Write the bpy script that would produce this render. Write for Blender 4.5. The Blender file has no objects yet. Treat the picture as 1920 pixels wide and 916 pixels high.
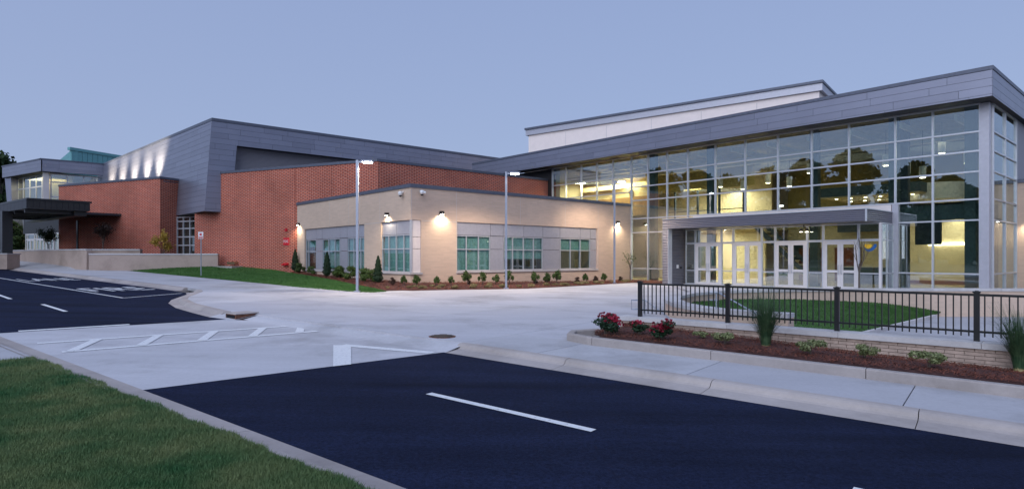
import bpy, bmesh, math, random
import numpy as np
from mathutils import Vector, Matrix
random.seed(7); rng = np.random.default_rng(7)
SC = bpy.context.scene
COL = SC.collection

# ------------------------------------------------------------------ camera
H, F, CX, CY = 2.2, 1150.0, 960.0, 482.0          # eye height (m), focal length / horizon in photo pixels
cam_d = bpy.data.cameras.new('camera'); cam = bpy.data.objects.new('camera', cam_d); COL.objects.link(cam)
cam.location = (0, 0, H); cam.rotation_euler = (math.radians(90), 0, 0)
cam_d.sensor_width = 36; cam_d.lens = 36 * F / 1920
cam_d.shift_y = (CY - 458) / 1920
cam_d.clip_start = .1; cam_d.clip_end = 3000
SC.camera = cam
# ------------------------------------------------------------------ sky, dusk glow, exposure
world = bpy.data.worlds.new('World'); SC.world = world; world.use_nodes = True
wt = world.node_tree; wt.nodes.clear()
wo = wt.nodes.new('ShaderNodeOutputWorld'); bg = wt.nodes.new('ShaderNodeBackground')
sky = wt.nodes.new('ShaderNodeTexSky'); sky.sky_type = 'NISHITA'; sky.sun_disc = False
SUN_EL, SUN_ROT = math.radians(4), math.radians(215)
sky.sun_elevation = SUN_EL; sky.sun_rotation = SUN_ROT
sky.air_density = 1.0; sky.dust_density = .3; sky.ozone_density = 3.0
tint = wt.nodes.new('ShaderNodeMix'); tint.data_type = 'RGBA'; tint.blend_type = 'MIX'
tint.inputs[0].default_value = .8
tint.inputs[7].default_value = (3.5, 4.55, 7.7, 1)           # even lavender-blue of the dusk haze
tcw = wt.nodes.new('ShaderNodeTexCoord'); sep = wt.nodes.new('ShaderNodeSeparateXYZ'); wt.links.new(tcw.outputs['Generated'], sep.inputs[0])
grd = wt.nodes.new('ShaderNodeValToRGB'); ge = grd.color_ramp.elements                    # paler towards the horizon all round
ge[0].position = .0; ge[0].color = (.435, .53, .785, 1); ge[1].position = .5; ge[1].color = (.33, .425, .71, 1)
gm = wt.nodes.new('ShaderNodeVectorMath'); gm.operation = 'SCALE'; gm.inputs['Scale'].default_value = 9.3
wt.links.new(sep.outputs[2], grd.inputs[0]); wt.links.new(grd.outputs[0], gm.inputs[0]); wt.links.new(gm.outputs[0], tint.inputs[7])
wt.links.new(sky.outputs[0], tint.inputs[6]); wt.links.new(tint.outputs[2], bg.inputs[0])
bg.inputs[1].default_value = .1
wt.links.new(bg.outputs[0], wo.inputs[0])
sd = bpy.data.lights.new('dusk_glow', 'SUN'); sd.energy = 2.0; sd.angle = math.radians(70); sd.color = (.80, .87, 1.0)
so = bpy.data.objects.new('dusk_glow', sd); COL.objects.link(so)
so.rotation_euler = (math.radians(56), 0, math.radians(-30))
vs = SC.view_settings; vs.view_transform = 'Standard'; vs.look = 'None'; vs.exposure = .14; vs.gamma = 1; vs.use_curve_mapping = False
SC.render.engine = 'CYCLES'; SC.cycles.use_denoising = True
SC.cycles.max_bounces = 8; SC.cycles.transparent_max_bounces = 16; SC.cycles.caustics_reflective = False; SC.cycles.caustics_refractive = False
SC.cycles.sample_clamp_indirect = 4

# ------------------------------------------------------------------ pixel -> place
def R(x): return (x - CX) / F
def K(y): return (y - CY) / F
GX, GY = -.0165, .013                                   # the site falls gently towards +x
def gz(x, y): return GX * x + GY * y
def gp(px, py, off=0.):                                 # photo pixel -> point on the site plane
    r, k = R(px), K(py); Y = (H - off) / (k + GY + GX * r); return Vector((r * Y, Y, H - k * Y))
def hit(O, D, px):                                      # vertical plane through O along D
    r = R(px); L = (r * O[1] - O[0]) / (D[0] - r * D[1]); return L, Vector((O[0] + L * D[0], O[1] + L * D[1]))
def hz(O, D, px, py):
    L, p = hit(O, D, px); return L, H - K(py) * p.y
V2 = Vector
ru, rn = V2((-.786, .619)), V2((.619, .786))            # road: along, across
def rp(s, t, off=0.):
    x = ru.x * s + rn.x * t; y = ru.y * s + rn.y * t; return V2((x, y, gz(x, y) + off))
u, v = V2((-.66, .751)), V2((.751, .66))                # building grid
w, wp = V2((-.91, .4146)), V2((.4146, .91))             # brick hall, turned against the grid

# ------------------------------------------------------------------ mesh helpers
class MB:
    def __init__(s): s.v = []; s.f = []
    def poly(s, pts):
        i = len(s.v); s.v += [tuple(p) for p in pts]; s.f.append(tuple(range(i, i + len(pts)))); return s
    def hexa(s, b, t):                                  # bottom ring, top ring (same order, ccw seen from above)
        i = len(s.v); n = len(b); s.v += [tuple(p) for p in b] + [tuple(p) for p in t]
        s.f.append(tuple(i + k for k in reversed(range(n)))); s.f.append(tuple(i + n + k for k in range(n)))
        for k in range(n):
            k2 = (k + 1) % n; s.f.append((i + k, i + k2, i + n + k2, i + n + k))
        return s
    def box(s, O, D, l0, l1, d0, d1, z0, z1):           # O + l*D + d*N(left of D) , z
        N = V2((-D[1], D[0])); O = V2((O[0], O[1])); D = V2((D[0], D[1]))
        q = [O + D * a + N * b for a, b in ((l0, d0), (l1, d0), (l1, d1), (l0, d1))]
        if (l1 - l0) * (d1 - d0) < 0: q.reverse()
        return s.hexa([(p.x, p.y, z0) for p in q], [(p.x, p.y, z1) for p in q])
    def prism(s, pts, dirv):                            # planar polygon pushed along dirv
        d = V2(dirv); pts = [V2(p) for p in pts]
        nrm = V2((0, 0, 0))
        for k in range(len(pts)): nrm += pts[k].cross(pts[(k + 1) % len(pts)])
        if nrm.dot(d) < 0: pts.reverse()
        return s.hexa(pts, [p + d for p in pts])
    def tube(s, path, r, n=8, r2=None):
        path = [V2(p) for p in path]; i0 = len(s.v); m = len(path)
        for k, p in enumerate(path):
            d = (path[min(k + 1, m - 1)] - path[max(k - 1, 0)]).normalized()
            a = d.orthogonal().normalized() if abs(d.z) > .9 else d.cross(V2((0, 0, 1))).normalized()
            b = d.cross(a); rr = r if r2 is None else r + (r2 - r) * k / (m - 1)
            for j in range(n):
                t = 2 * math.pi * j / n; s.v.append(tuple(p + a * math.cos(t) * rr + b * math.sin(t) * rr))
        for k in range(m - 1):
            for j in range(n):
                j2 = (j + 1) % n; s.f.append((i0 + k * n + j, i0 + k * n + j2, i0 + (k + 1) * n + j2, i0 + (k + 1) * n + j))
        s.f.append(tuple(i0 + j for j in reversed(range(n)))); s.f.append(tuple(i0 + (m - 1) * n + j for j in range(n)))
        return s
    def lathe(s, O, prof, n=16):                        # prof [(r,z)] bottom to top
        i0 = len(s.v); O = V2(O)
        for r, z in prof:
            for j in range(n):
                t = 2 * math.pi * j / n; s.v.append((O.x + r * math.cos(t), O.y + r * math.sin(t), O.z + z))
        for k in range(len(prof) - 1):
            for j in range(n):
                j2 = (j + 1) % n; s.f.append((i0 + k * n + j, i0 + k * n + j2, i0 + (k + 1) * n + j2, i0 + (k + 1) * n + j))
        s.f.append(tuple(i0 + j for j in reversed(range(n)))); s.f.append(tuple(i0 + (len(prof) - 1) * n + j for j in range(n)))
        return s
    def sweep(s, path, prof, closed=False):             # path of (x,y,z) ; prof of (out, up), out = right of travel
        path = [V2(p) for p in path]; m = len(path); n = len(prof); i0 = len(s.v)
        for k, p in enumerate(path):
            a = path[k - 1] if (k or closed) else p; b = path[(k + 1) % m] if (k < m - 1 or closed) else p
            d = (b - a); d.z = 0; d.normalize(); o = V2((d.y, -d.x, 0))
            for (q, z) in prof: s.v.append((p.x + o.x * q, p.y + o.y * q, p.z + z))
        for k in range(m if closed else m - 1):
            k2 = (k + 1) % m
            for j in range(n):
                j2 = (j + 1) % n; s.f.append((i0 + k * n + j, i0 + k2 * n + j, i0 + k2 * n + j2, i0 + k * n + j2))
        if not closed:
            s.f.append(tuple(i0 + j for j in range(n))); s.f.append(tuple(i0 + (m - 1) * n + j for j in reversed(range(n))))
        return s
    def mesh(s, name, mat, smooth=False):
        me = bpy.data.meshes.new(name); me.from_pydata(s.v, [], s.f); me.update()
        put_uv(me)
        if mat: me.materials.append(mat)
        if smooth: me.polygons.foreach_set('use_smooth', [True] * len(me.polygons))
        return me
    def build(s, name, mat, parent=None, smooth=False, **kw):
        return link(name, s.mesh(name, mat, smooth), parent, **kw)

def put_uv(me):                                         # metric uv: along the wall, up
    uvl = me.uv_layers.new(name='uv'); n = len(me.loops)
    if not n: return
    co = np.empty(len(me.vertices) * 3, np.float32); me.vertices.foreach_get('co', co); co = co.reshape(-1, 3)
    vi = np.empty(n, np.int32); me.loops.foreach_get('vertex_index', vi)
    nr = np.empty(len(me.polygons) * 3, np.float32); me.polygons.foreach_get('normal', nr); nr = nr.reshape(-1, 3)
    tot = np.empty(len(me.polygons), np.int32); me.polygons.foreach_get('loop_total', tot)
    ln = np.repeat(nr, tot, axis=0); c = co[vi]
    flat = np.abs(ln[:, 2]) > .75
    t = np.stack([-ln[:, 1], ln[:, 0]], 1); t /= np.maximum(np.linalg.norm(t, axis=1, keepdims=True), 1e-6)
    uv = np.stack([np.where(flat, c[:, 0], c[:, 0] * t[:, 0] + c[:, 1] * t[:, 1]), np.where(flat, c[:, 1], c[:, 2])], 1)
    uvl.data.foreach_set('uv', uv.astype(np.float32).ravel())

def tag(o, label=None, cat=None, group=None, kind=None):
    if label: o['label'] = label
    if cat: o['category'] = cat
    if group: o['group'] = group
    if kind: o['kind'] = kind
    return o
def link(name, data, parent=None, label=None, cat=None, group=None, kind=None):
    o = bpy.data.objects.new(name, data); COL.objects.link(o)
    if parent is not None:
        o.parent = parent
        p = parent; off = V2((0, 0, 0))
        while p is not None: off += p.location; p = p.parent
        o.location = -off
    return tag(o, label, cat, group, kind)
def empty(name, loc, label, cat, group=None):
    o = bpy.data.objects.new(name, None); COL.objects.link(o); o.location = V2(loc); o.empty_display_size = .2
    return tag(o, label, cat, group)
def copy_tree(o, loc, rz=0., sc=1., label=None):
    c = o.copy(); COL.objects.link(c); c.location = loc; c.rotation_euler = (0, 0, rz); c.scale = (sc, sc, sc)
    if label: c['label'] = label
    for ch in o.children:
        k = ch.copy(); COL.objects.link(k); k.parent = c
        for g in ch.children:
            q = g.copy(); COL.objects.link(q); q.parent = k
    return c

# ------------------------------------------------------------------ materials
def nodes(name):
    m = bpy.data.materials.new(name); m.use_nodes = True; t = m.node_tree
    return m, t, t.nodes['Principled BSDF']
def N(t, kind, **kw):
    n = t.nodes.new(kind)
    for k, val in kw.items(): setattr(n, k, val)
    return n
def ramp(t, fac, stops):
    r = N(t, 'ShaderNodeValToRGB'); e = r.color_ramp.elements
    while len(e) < len(stops): e.new(.5)
    for q, (p, c) in zip(e, stops): q.position = p; q.color = (*c, 1)
    t.links.new(fac, r.inputs[0]); return r.outputs[0]
def noise(t, vec, scale, detail=4., rough=.55):
    n = N(t, 'ShaderNodeTexNoise'); n.inputs['Scale'].default_value = scale; n.inputs['Detail'].default_value = detail; n.inputs['Roughness'].default_value = rough
    if vec is not None: t.links.new(vec, n.inputs['Vector'])
    return n.outputs[0]
def mixc(t, fac, a, b, mode='MIX'):
    m = N(t, 'ShaderNodeMix', data_type='RGBA', blend_type=mode)
    for s, val in ((0, fac), (6, a), (7, b)):
        if hasattr(val, 'links'): t.links.new(val, m.inputs[s])
        else: m.inputs[s].default_value = val if s == 0 else (*val, 1)
    return m.outputs[2]
def bump(t, p, height, strength, dist=.01):
    b = N(t, 'ShaderNodeBump'); b.inputs['Strength'].default_value = strength; b.inputs['Distance'].default_value = dist
    t.links.new(height, b.inputs['Height']); t.links.new(b.outputs[0], p.inputs['Normal'])
def pos(t): return N(t, 'ShaderNodeNewGeometry').outputs['Position']
def plain(name, col, rough=.5, metal=0., var=.12, scale=6., bmp=0., spec=.5):
    m, t, p = nodes(name)
    n = noise(t, pos(t), scale)
    a = tuple(c * (1 - var) for c in col); b = tuple(min(1, c * (1 + var)) for c in col)
    t.links.new(ramp(t, n, [(.3, a), (.7, b)]), p.inputs['Base Color'])
    p.inputs['Roughness'].default_value = rough; p.inputs['Metallic'].default_value = metal; p.inputs['Specular IOR Level'].default_value = spec
    if bmp: bump(t, p, noise(t, pos(t), scale * 12), bmp)
    return m
def brick(name, c1, c2, mortar, bw, bh, ms, dark=None, bm=.6, stain=.15):
    m, t, p = nodes(name)
    uv = N(t, 'ShaderNodeUVMap', uv_map='uv').outputs[0]
    b = N(t, 'ShaderNodeTexBrick'); t.links.new(uv, b.inputs['Vector'])
    b.inputs['Scale'].default_value = 1; b.inputs['Brick Width'].default_value = bw; b.inputs['Row Height'].default_value = bh
    b.inputs['Mortar Size'].default_value = ms; b.inputs['Mortar Smooth'].default_value = .2; b.inputs['Bias'].default_value = 0
    b.inputs['Color1'].default_value = (*c1, 1); b.inputs['Color2'].default_value = (*c2, 1); b.inputs['Mortar'].default_value = (*mortar, 1)
    col = b.outputs[0]
    if dark:                                             # a share of the bricks is fired darker
        sx = N(t, 'ShaderNodeSeparateXYZ'); t.links.new(uv, sx.inputs[0])
        def mt(op, a, b=None):
            q = N(t, 'ShaderNodeMath', operation=op)
            for k, val in enumerate((a, b)):
                if val is None: continue
                if hasattr(val, 'links'): t.links.new(val, q.inputs[k])
                else: q.inputs[k].default_value = val
            return q.outputs[0]
        row = mt('FLOOR', mt('DIVIDE', sx.outputs[1], bh)); sh = mt('MULTIPLY', mt('FLOORED_MODULO', row, 2.), .5)
        mul = N(t, 'ShaderNodeMath', operation='GREATER_THAN'); t.links.new(mt('FRACT', mt('ADD', mt('DIVIDE', sx.outputs[0], bw), sh)), mul.inputs[0]); mul.inputs[1].default_value = .72
        col = mixc(t, mul.outputs[0], col, dark)
    big = noise(t, pos(t), .35, 3)
    col = mixc(t, 1., col, ramp(t, big, [(.25, (1 - stain,) * 3), (.75, (1 + stain * .6,) * 3)]), 'MULTIPLY')
    t.links.new(col, p.inputs['Base Color']); p.inputs['Roughness'].default_value = .85; p.inputs['Specular IOR Level'].default_value = .25
    inv = N(t, 'ShaderNodeMath', operation='SUBTRACT'); inv.inputs[0].default_value = 1; t.links.new(b.outputs['Fac'], inv.inputs[1])
    bump(t, p, inv.outputs[0], bm, .008)
    return m
def concrete(name, base, var=.1, streak=True, bmp=.12, rough=.8):
    m, t, p = nodes(name)
    P = pos(t)
    mp = N(t, 'ShaderNodeMapping'); mp.inputs['Rotation'].default_value = (0, 0, -.9); mp.inputs['Scale'].default_value = (.25, 1.4, 1); t.links.new(P, mp.inputs[0])
    a = noise(t, mp.outputs[0] if streak else P, .8, 6, .6); f = noise(t, P, 14, 5, .7)
    c = mixc(t, 1., ramp(t, a, [(.25, tuple(x * (1 - var) for x in base)), (.75, tuple(x * (1 + var) for x in base))]),
             ramp(t, f, [(.2, (.9,) * 3), (.8, (1.06,) * 3)]), 'MULTIPLY')
    oi = N(t, 'ShaderNodeObjectInfo').outputs['Random']
    c = mixc(t, 1., c, ramp(t, oi, [(0, (.92, .92, .93)), (1, (1.05, 1.05, 1.04))]), 'MULTIPLY')
    st = noise(t, P, .33, 7, .68); c = mixc(t, 1., c, ramp(t, st, [(.32, (.72, .71, .70)), (.5, (1, 1, 1)), (.7, (1.04, 1.04, 1.05))]), 'MULTIPLY')
    t.links.new(c, p.inputs['Base Color']); p.inputs['Roughness'].default_value = rough; p.inputs['Specular IOR Level'].default_value = .3
    bump(t, p, noise(t, P, 60, 4, .7), bmp, .004)
    return m
def corrug(name, col, pitch=.1, rough=.4):                # horizontal ribbed metal siding, relief in the shader
    m, t, p = nodes(name)
    s = N(t, 'ShaderNodeSeparateXYZ'); t.links.new(pos(t), s.inputs[0])
    mu = N(t, 'ShaderNodeMath', operation='MULTIPLY'); mu.inputs[1].default_value = 2 * math.pi / pitch; t.links.new(s.outputs[2], mu.inputs[0])
    si = N(t, 'ShaderNodeMath', operation='SINE'); t.links.new(mu.outputs[0], si.inputs[0])
    p.inputs['Base Color'].default_value = (*col, 1); p.inputs['Metallic'].default_value = .35; p.inputs['Roughness'].default_value = rough
    bump(t, p, si.outputs[0], 1., .02); return m
def glass(name, tintc, ior, rough=.0):
    m = bpy.data.materials.new(name); m.use_nodes = True; t = m.node_tree; t.nodes.clear()
    o = N(t, 'ShaderNodeOutputMaterial'); mx = N(t, 'ShaderNodeMixShader'); tr = N(t, 'ShaderNodeBsdfTransparent'); gl = N(t, 'ShaderNodeBsdfGlossy'); fr = N(t, 'ShaderNodeFresnel')
    tr.inputs[0].default_value = (*tintc, 1); gl.inputs['Roughness'].default_value = rough; gl.inputs[0].default_value = (.86, .92, 1, 1); bf_ = N(t, 'ShaderNodeNewGeometry').outputs['Backfacing']; mr = N(t, 'ShaderNodeMapRange'); mr.inputs[3].default_value = ior; mr.inputs[4].default_value = 1 / ior; t.links.new(bf_, mr.inputs[0]); t.links.new(mr.outputs[0], fr.inputs[0])
    t.links.new(fr.outputs[0], mx.inputs[0]); t.links.new(tr.outputs[0], mx.inputs[1]); t.links.new(gl.outputs[0], mx.inputs[2]); t.links.new(mx.outputs[0], o.inputs[0])
    return m
def emit(name, col, strength):
    m, t, p = nodes(name); p.inputs['Base Color'].default_value = (*col, 1)
    p.inputs['Emission Color'].default_value = (*col, 1); p.inputs['Emission Strength'].default_value = strength; return m
def leafm(name, a, b, rough=.6, sc=9.):
    m, t, p = nodes(name)
    oi = N(t, 'ShaderNodeObjectInfo').outputs['Random']
    n = noise(t, pos(t), sc, 2)
    c = ramp(t, n, [(.3, a), (.7, b)])
    hs = N(t, 'ShaderNodeHueSaturation'); t.links.new(c, hs.inputs['Color'])
    mr = N(t, 'ShaderNodeMapRange'); t.links.new(oi, mr.inputs[0]); mr.inputs[3].default_value = .8; mr.inputs[4].default_value = 1.2; t.links.new(mr.outputs[0], hs.inputs['Value'])
    t.links.new(hs.outputs[0], p.inputs['Base Color']); p.inputs['Roughness'].default_value = rough; p.inputs['Specular IOR Level'].default_value = .3
    return m

M = {}
def asphalt_mat():
    m, t, p = nodes('asphalt')
    P = pos(t); a = noise(t, P, .45, 5, .6); f = noise(t, P, 90, 3, .8)
    c = mixc(t, 1., ramp(t, a, [(.3, (.0075, .0115, .031)), (.7, (.012, .017, .042))]), ramp(t, f, [(.3, (.65,) * 3), (.75, (1.5,) * 3)]), 'MULTIPLY')
    mp = N(t, 'ShaderNodeMapping'); mp.inputs['Rotation'].default_value = (0, 0, .667); mp.inputs['Scale'].default_value = (.12, 1.3, 1); t.links.new(P, mp.inputs[0])
    lane = noise(t, mp.outputs[0], 1.1, 4, .6); c = mixc(t, 1., c, ramp(t, lane, [(.3, (.62,) * 3), (.7, (1.35,) * 3)]), 'MULTIPLY')
    g2 = noise(t, P, 22, 6, .8); c = mixc(t, 1., c, ramp(t, g2, [(.35, (.5,) * 3), (.65, (1.45,) * 3)]), 'MULTIPLY')
    t.links.new(c, p.inputs['Base Color']); p.inputs['Roughness'].default_value = .85; p.inputs['Specular IOR Level'].default_value = .08
    bump(t, p, f, .5, .006); return m
M['asphalt'] = asphalt_mat()
M['concrete'] = concrete('plaza_concrete', (.50, .49, .52), .13)
M['walk'] = concrete('walk_concrete', (.48, .47, .49), .08)
M['kerb'] = concrete('kerb_concrete', (.42, .37, .35), .16, False, .25)
M['cap'] = concrete('cast_stone', (.58, .55, .55), .07, False, .06)
def paint_mat():
    m, t, p = nodes('road_paint'); P = pos(t)
    c = ramp(t, noise(t, P, 18, 6, .75), [(.30, (.32, .32, .36)), (.46, (.74, .74, .75))])
    t.links.new(c, p.inputs['Base Color']); p.inputs['Roughness'].default_value = .7; return m
M['paint'] = paint_mat()
M['redbrick'] = brick('red_brick', (.62, .155, .085), (.47, .11, .065), (.52, .37, .31), .4, .104, .012, (.27, .07, .052), .6, .26)
M['beige'] = brick('beige_brick', (.64, .475, .37), (.58, .43, .335), (.60, .48, .39), .41, .1, .008, None, .35, .1)
M['stonewall'] = concrete('tan_wall', (.48, .37, .31), .1, False, .3)
M['mortar'] = plain('mortar', (.43, .345, .285), .9)
M['facebrick'] = plain('tan_brick', (.44, .33, .27), .85, var=.22, scale=5, bmp=.3)
M['brickjoint'] = plain('brick_sealant', (.26, .10, .08), .9)
M['flash'] = plain('grey_flashing', (.11, .12, .16), .45, .3)
def panel_mat(name, c, rough=.36):
    m, t, p = nodes(name); oi = N(t, 'ShaderNodeObjectInfo').outputs['Random']
    n = noise(t, pos(t), .8, 3)
    cc = mixc(t, .5, ramp(t, oi, [(0, tuple(x * .86 for x in c)), (1, tuple(x * 1.12 for x in c))]), ramp(t, n, [(.3, tuple(x * .92 for x in c)), (.7, tuple(x * 1.08 for x in c))]))
    t.links.new(cc, p.inputs['Base Color']); p.inputs['Metallic'].default_value = .55; p.inputs['Roughness'].default_value = rough; return m
M['panel'] = panel_mat('zinc_panel', (.255, .26, .325))
M['panelback'] = plain('panel_joint', (.03, .03, .035), .7)
M['corrug'] = corrug('ribbed_siding', (.36, .34, .37))
M['corrugd'] = corrug('dark_ribbed_siding', (.17, .165, .20))
M['white'] = plain('white_panel', (.74, .66, .64), .6, var=.04)
M['tower'] = plain('pale_render', (.90, .77, .72), .8, var=.03, scale=2)
M['alu'] = plain('aluminium', (.55, .56, .60), .35, .4, .05)
M['alupanel'] = plain('aluminium_panel', (.46, .45, .50), .4, .4, .05)
M['doorwhite'] = plain('door_enamel', (.66, .62, .62), .4, 0, .03)
M['glass'] = glass('tinted_glass', (.88, .93, .86), 2.8)
M['glassw'] = glass('window_glass', (.84, .93, .91), 2.0)
M['blind'] = plain('teal_roller_blind', (.25, .41, .39), .8, var=.2)
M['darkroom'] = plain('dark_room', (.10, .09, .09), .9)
M['black'] = plain('black_paint', (.012, .012, .014), .35)
M['galv'] = plain('galvanised_steel', (.42, .45, .50), .38, .7, .08)
M['pole'] = plain('pole_enamel', (.33, .35, .42), .35, .5, .05)
M['bronze'] = plain('dark_bronze', (.03, .028, .028), .4, .3)
M['canopy'] = plain('dark_canopy_metal', (.045, .045, .055), .45, .4)
M['lampon'] = emit('lit_lamp', (1, .93, .8), 30)
M['polelamp'] = emit('lit_pole_lamp', (1, .97, .92), 60)
M['bulb'] = emit('lit_downlight', (1, .9, .7), 14)
M['strip'] = emit('lit_wall_strip', (1, .93, .7), 7)
M['yellow'] = plain('ochre_wall', (.46, .37, .15), .8, var=.05, scale=1)
M['cream'] = plain('cream_wall', (.72, .61, .42), .8, var=.05, scale=1)
M['slate'] = plain('slate_wall', (.055, .075, .115), .7, var=.1)
M['tealw'] = plain('teal_wall', (.05, .085, .115), .6)
M['ceil'] = plain('ceiling_tile', (.55, .50, .40), .9, var=.1, scale=3)
M['deck'] = plain('roof_deck', (.24, .20, .11), .7, var=.35, scale=4)
M['floor'] = plain('polished_floor', (.50, .42, .25), .18, 0, .1, 2)
M['wood'] = plain('wood_base', (.18, .05, .03), .5)
M['curtain'] = plain('brown_curtain', (.16, .09, .035), .8, var=.5, scale=5)
M['teal'] = plain('teal_seam_metal', (.16, .38, .40), .45, .3)
M['red'] = plain('red_enamel', (.55, .015, .03), .4)
M['brass'] = plain('brass', (.45, .36, .22), .35, .9)
M['rust'] = plain('rusty_iron', (.17, .075, .045), .9, var=.5, scale=12, bmp=.4)
M['camwhite'] = plain('camera_housing', (.75, .74, .74), .35)
M['mulchs'] = plain('mulch_soil', (.075, .024, .018), .95, var=.5, scale=14, bmp=.5)
M['soil'] = plain('lawn_soil', (.022, .034, .014), .95, var=.35, scale=3)
M['terrain'] = plain('far_ground', (.04, .06, .025), .95, var=.3, scale=.3)
M['needle'] = leafm('pine_straw', (.085, .024, .016), (.26, .085, .05), .9, 20)
M['turf'] = plain('mown_turf', (.05, .125, .03), .95, var=.35, scale=2.2, bmp=.6)
M['grass'] = leafm('grass_blade', (.034, .125, .042), (.18, .22, .09), .65, 1.3)
M['grass2'] = leafm('far_grass_blade', (.04, .12, .022), (.085, .18, .045), .65, 1.2)
M['leafA'] = leafm('boxwood_leaf', (.03, .06, .014), (.10, .15, .035))
M['leafB'] = leafm('conifer_leaf', (.010, .03, .012), (.03, .06, .022))
M['leafC'] = leafm('dry_tuft_leaf', (.16, .13, .05), (.34, .27, .13))
M['leafR'] = leafm('rose_leaf', (.012, .035, .018), (.03, .07, .03))
M['petal'] = leafm('rose_petal', (.14, .006, .022), (.42, .022, .05), .6, 30)
M['leafG'] = leafm('ornamental_grass_leaf', (.03, .075, .035), (.09, .15, .07))
M['leafP'] = leafm('pale_shrub_leaf', (.09, .12, .04), (.26, .27, .13))
M['leafY'] = leafm('yellow_leaf', (.30, .20, .03), (.55, .36, .06))
M['leafD'] = leafm('dark_red_leaf', (.03, .018, .014), (.07, .035, .025))
M['leafT'] = leafm('tree_leaf', (.015, .035, .012), (.05, .085, .025), .7, .6)
M['bark'] = plain('bark', (.10, .08, .065), .9, var=.3, scale=15)

# ------------------------------------------------------------------ ground, road, plaza
def sheet(name, pts, mat, label, kind='structure', **kw):
    return MB().poly(pts).build(name, mat, kind=kind, label=label, cat=name.replace('_', ' '), **kw)
g = MB(); xs = [-900, -300, -150, -90, -60, -30, 0, 30, 60, 90, 150, 300, 900]
def tz(x, y):
    e = max(0, min(1, (math.hypot(x, y - 20) - 70) / 60)); p = max(-2.5, min(3.5, gz(x, y))); return p - .9 + .85 * e
for i, x in enumerate(xs):
    for y in xs: g.v.append((x, y, tz(x, y)))
n_ = len(xs)
for i in range(n_ - 1):
    for j in range(n_ - 1): g.f.append((i * n_ + j, (i + 1) * n_ + j, (i + 1) * n_ + j + 1, i * n_ + j + 1))
g.build('ground', M['terrain'], kind='structure', label='dark grassy ground reaching away round the site', cat='ground')
TL, TR, TB = 3.80, 9.30, 12.85                        # road edges, fire lane bay edge (t)
S0, S1 = 9.6, 18.2                                    # crosswalk slab along the road
def xl(s_at, t): return s_at - .16 * (t - 6.5)        # the slab's ends are slightly skewed to the road
near = [rp(-60, TL), rp(-60, TR), rp(xl(S0, TR), TR), rp(xl(S0, TL), TL)]
sheet('road', near, M['asphalt'], 'fresh dark asphalt road with dashed centre line in front of the planter')
bay = [(17.7, 9.05), (18.6, 8.9), (20.2, 9.1), (22.1, 9.4), (24.0, 9.95), (25.3, 10.6), (26.6, 11.5), (27.6, 12.2), (28.6, 12.6), (30., TB - .1), (33, TB), (75, TB + .2), (110, TB + .3)]
far = [rp(110, TL), rp(xl(S1, TL), TL)] + [rp(*q) for q in bay]
sheet('road', far, M['asphalt'], 'dark asphalt road with the fire lane lettering by the brick wall')
xw = [rp(xl(S0, TL), TL, .004), rp(xl(S0, TR), TR, .004), rp(12.5, TR, .004), rp(17.0, TR, .004), rp(17.75, 9.0, .004), rp(xl(S1, TL), TL, .004)]
sheet('pavement', xw, M['concrete'], 'raised concrete crossing slab with white hatched crosswalk between the asphalt roads')

MB().poly([rp(9.1, TR - .01, .003), rp(12.5, TR - .01, .003), rp(12.5, 10.02, .135), rp(9.1, 10.02, .135)]).poly([rp(12.5, TR - .01, .003), rp(17.4, TR - .01, .003), rp(17.4, 9.95, .135), rp(12.5, 10.02, .135)]).poly([rp(17.4, 9.0, .003), rp(18.7, 8.9, .003), rp(18.7, 9.6, .135), rp(17.4, 9.95, .135)]).build('pavement', M['concrete'], kind='structure', label='sloped concrete lip joining the crossing slab to the plaza', cat='pavement')
def stripe(s0, t0, s1, t1, wd, off=.008):
    a, b = rp(s0, t0, off), rp(s1, t1, off); d = (b - a); d.z = 0; d.normalize(); o = V2((-d.y, d.x, 0)) * wd / 2
    q = [a - o, b - o, b + o, a + o]
    for p in q: p.z = gz(p.x, p.y) + off
    return q
def mark(q, label, group=None):
    o = MB().poly(q).build('road_marking', M['paint'], label=label, cat='road marking', group=group); return o
for a, b in ((3.85, 6.72), (-1.9, 1.05), (-7.8, -4.8), (23.05, 26.2), (29.3, 32.1), (35.2, 38.2), (41.2, 44.2), (47.2, 50.2)):
    mark(stripe(a, 6.5, b, 6.5 + (.2 if a > 20 else 0), .13), 'white painted dash along the road centre line', 'centre line dashes')
mark(stripe(27.3, 9.62, 90, 10.0, .11), 'long white line edging the fire lane bay')
mark(stripe(27.3, 9.62, 28.4, 12.35, .11), 'white line closing the end of the fire lane bay')
mark(stripe(16.2, 4.05, 15.05, 9.75, .2, .012), 'long white crosswalk line on the side of the fire lane')
mark(stripe(14.6, 4.05, 13.66, 9.8, .2, .012), 'long white crosswalk line on the side of the stop bar')
for a, b in (((15.95, 5.1), (14.58, 4.2)), ((15.7, 6.3), (14.38, 5.4)), ((15.45, 7.5), (14.2, 6.6)), ((15.25, 8.7), (14.0, 7.7)), ((15.0, 9.7), (13.82, 8.85))):
    mark(stripe(*a, *b, .2, .016), 'slanted white hatch bar between the two crosswalk lines', 'crosswalk hatching')
mark([rp(11.55, 8.25, .014), rp(9.5, 6.78, .014), rp(9.42, 7.12, .014), rp(11.25, 8.5, .014)][::-1], 'broad worn white stop bar at the edge of the near asphalt')
mark(stripe(11.42, 8.4, 9.25, 9.06, .26, .011), 'thin white line running from the stop bar to the kerb')
mark(stripe(18.7, 4.3, 18.3, 6.6, .22, .012), 'short white line at the slab edge beside the far asphalt')
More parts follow.
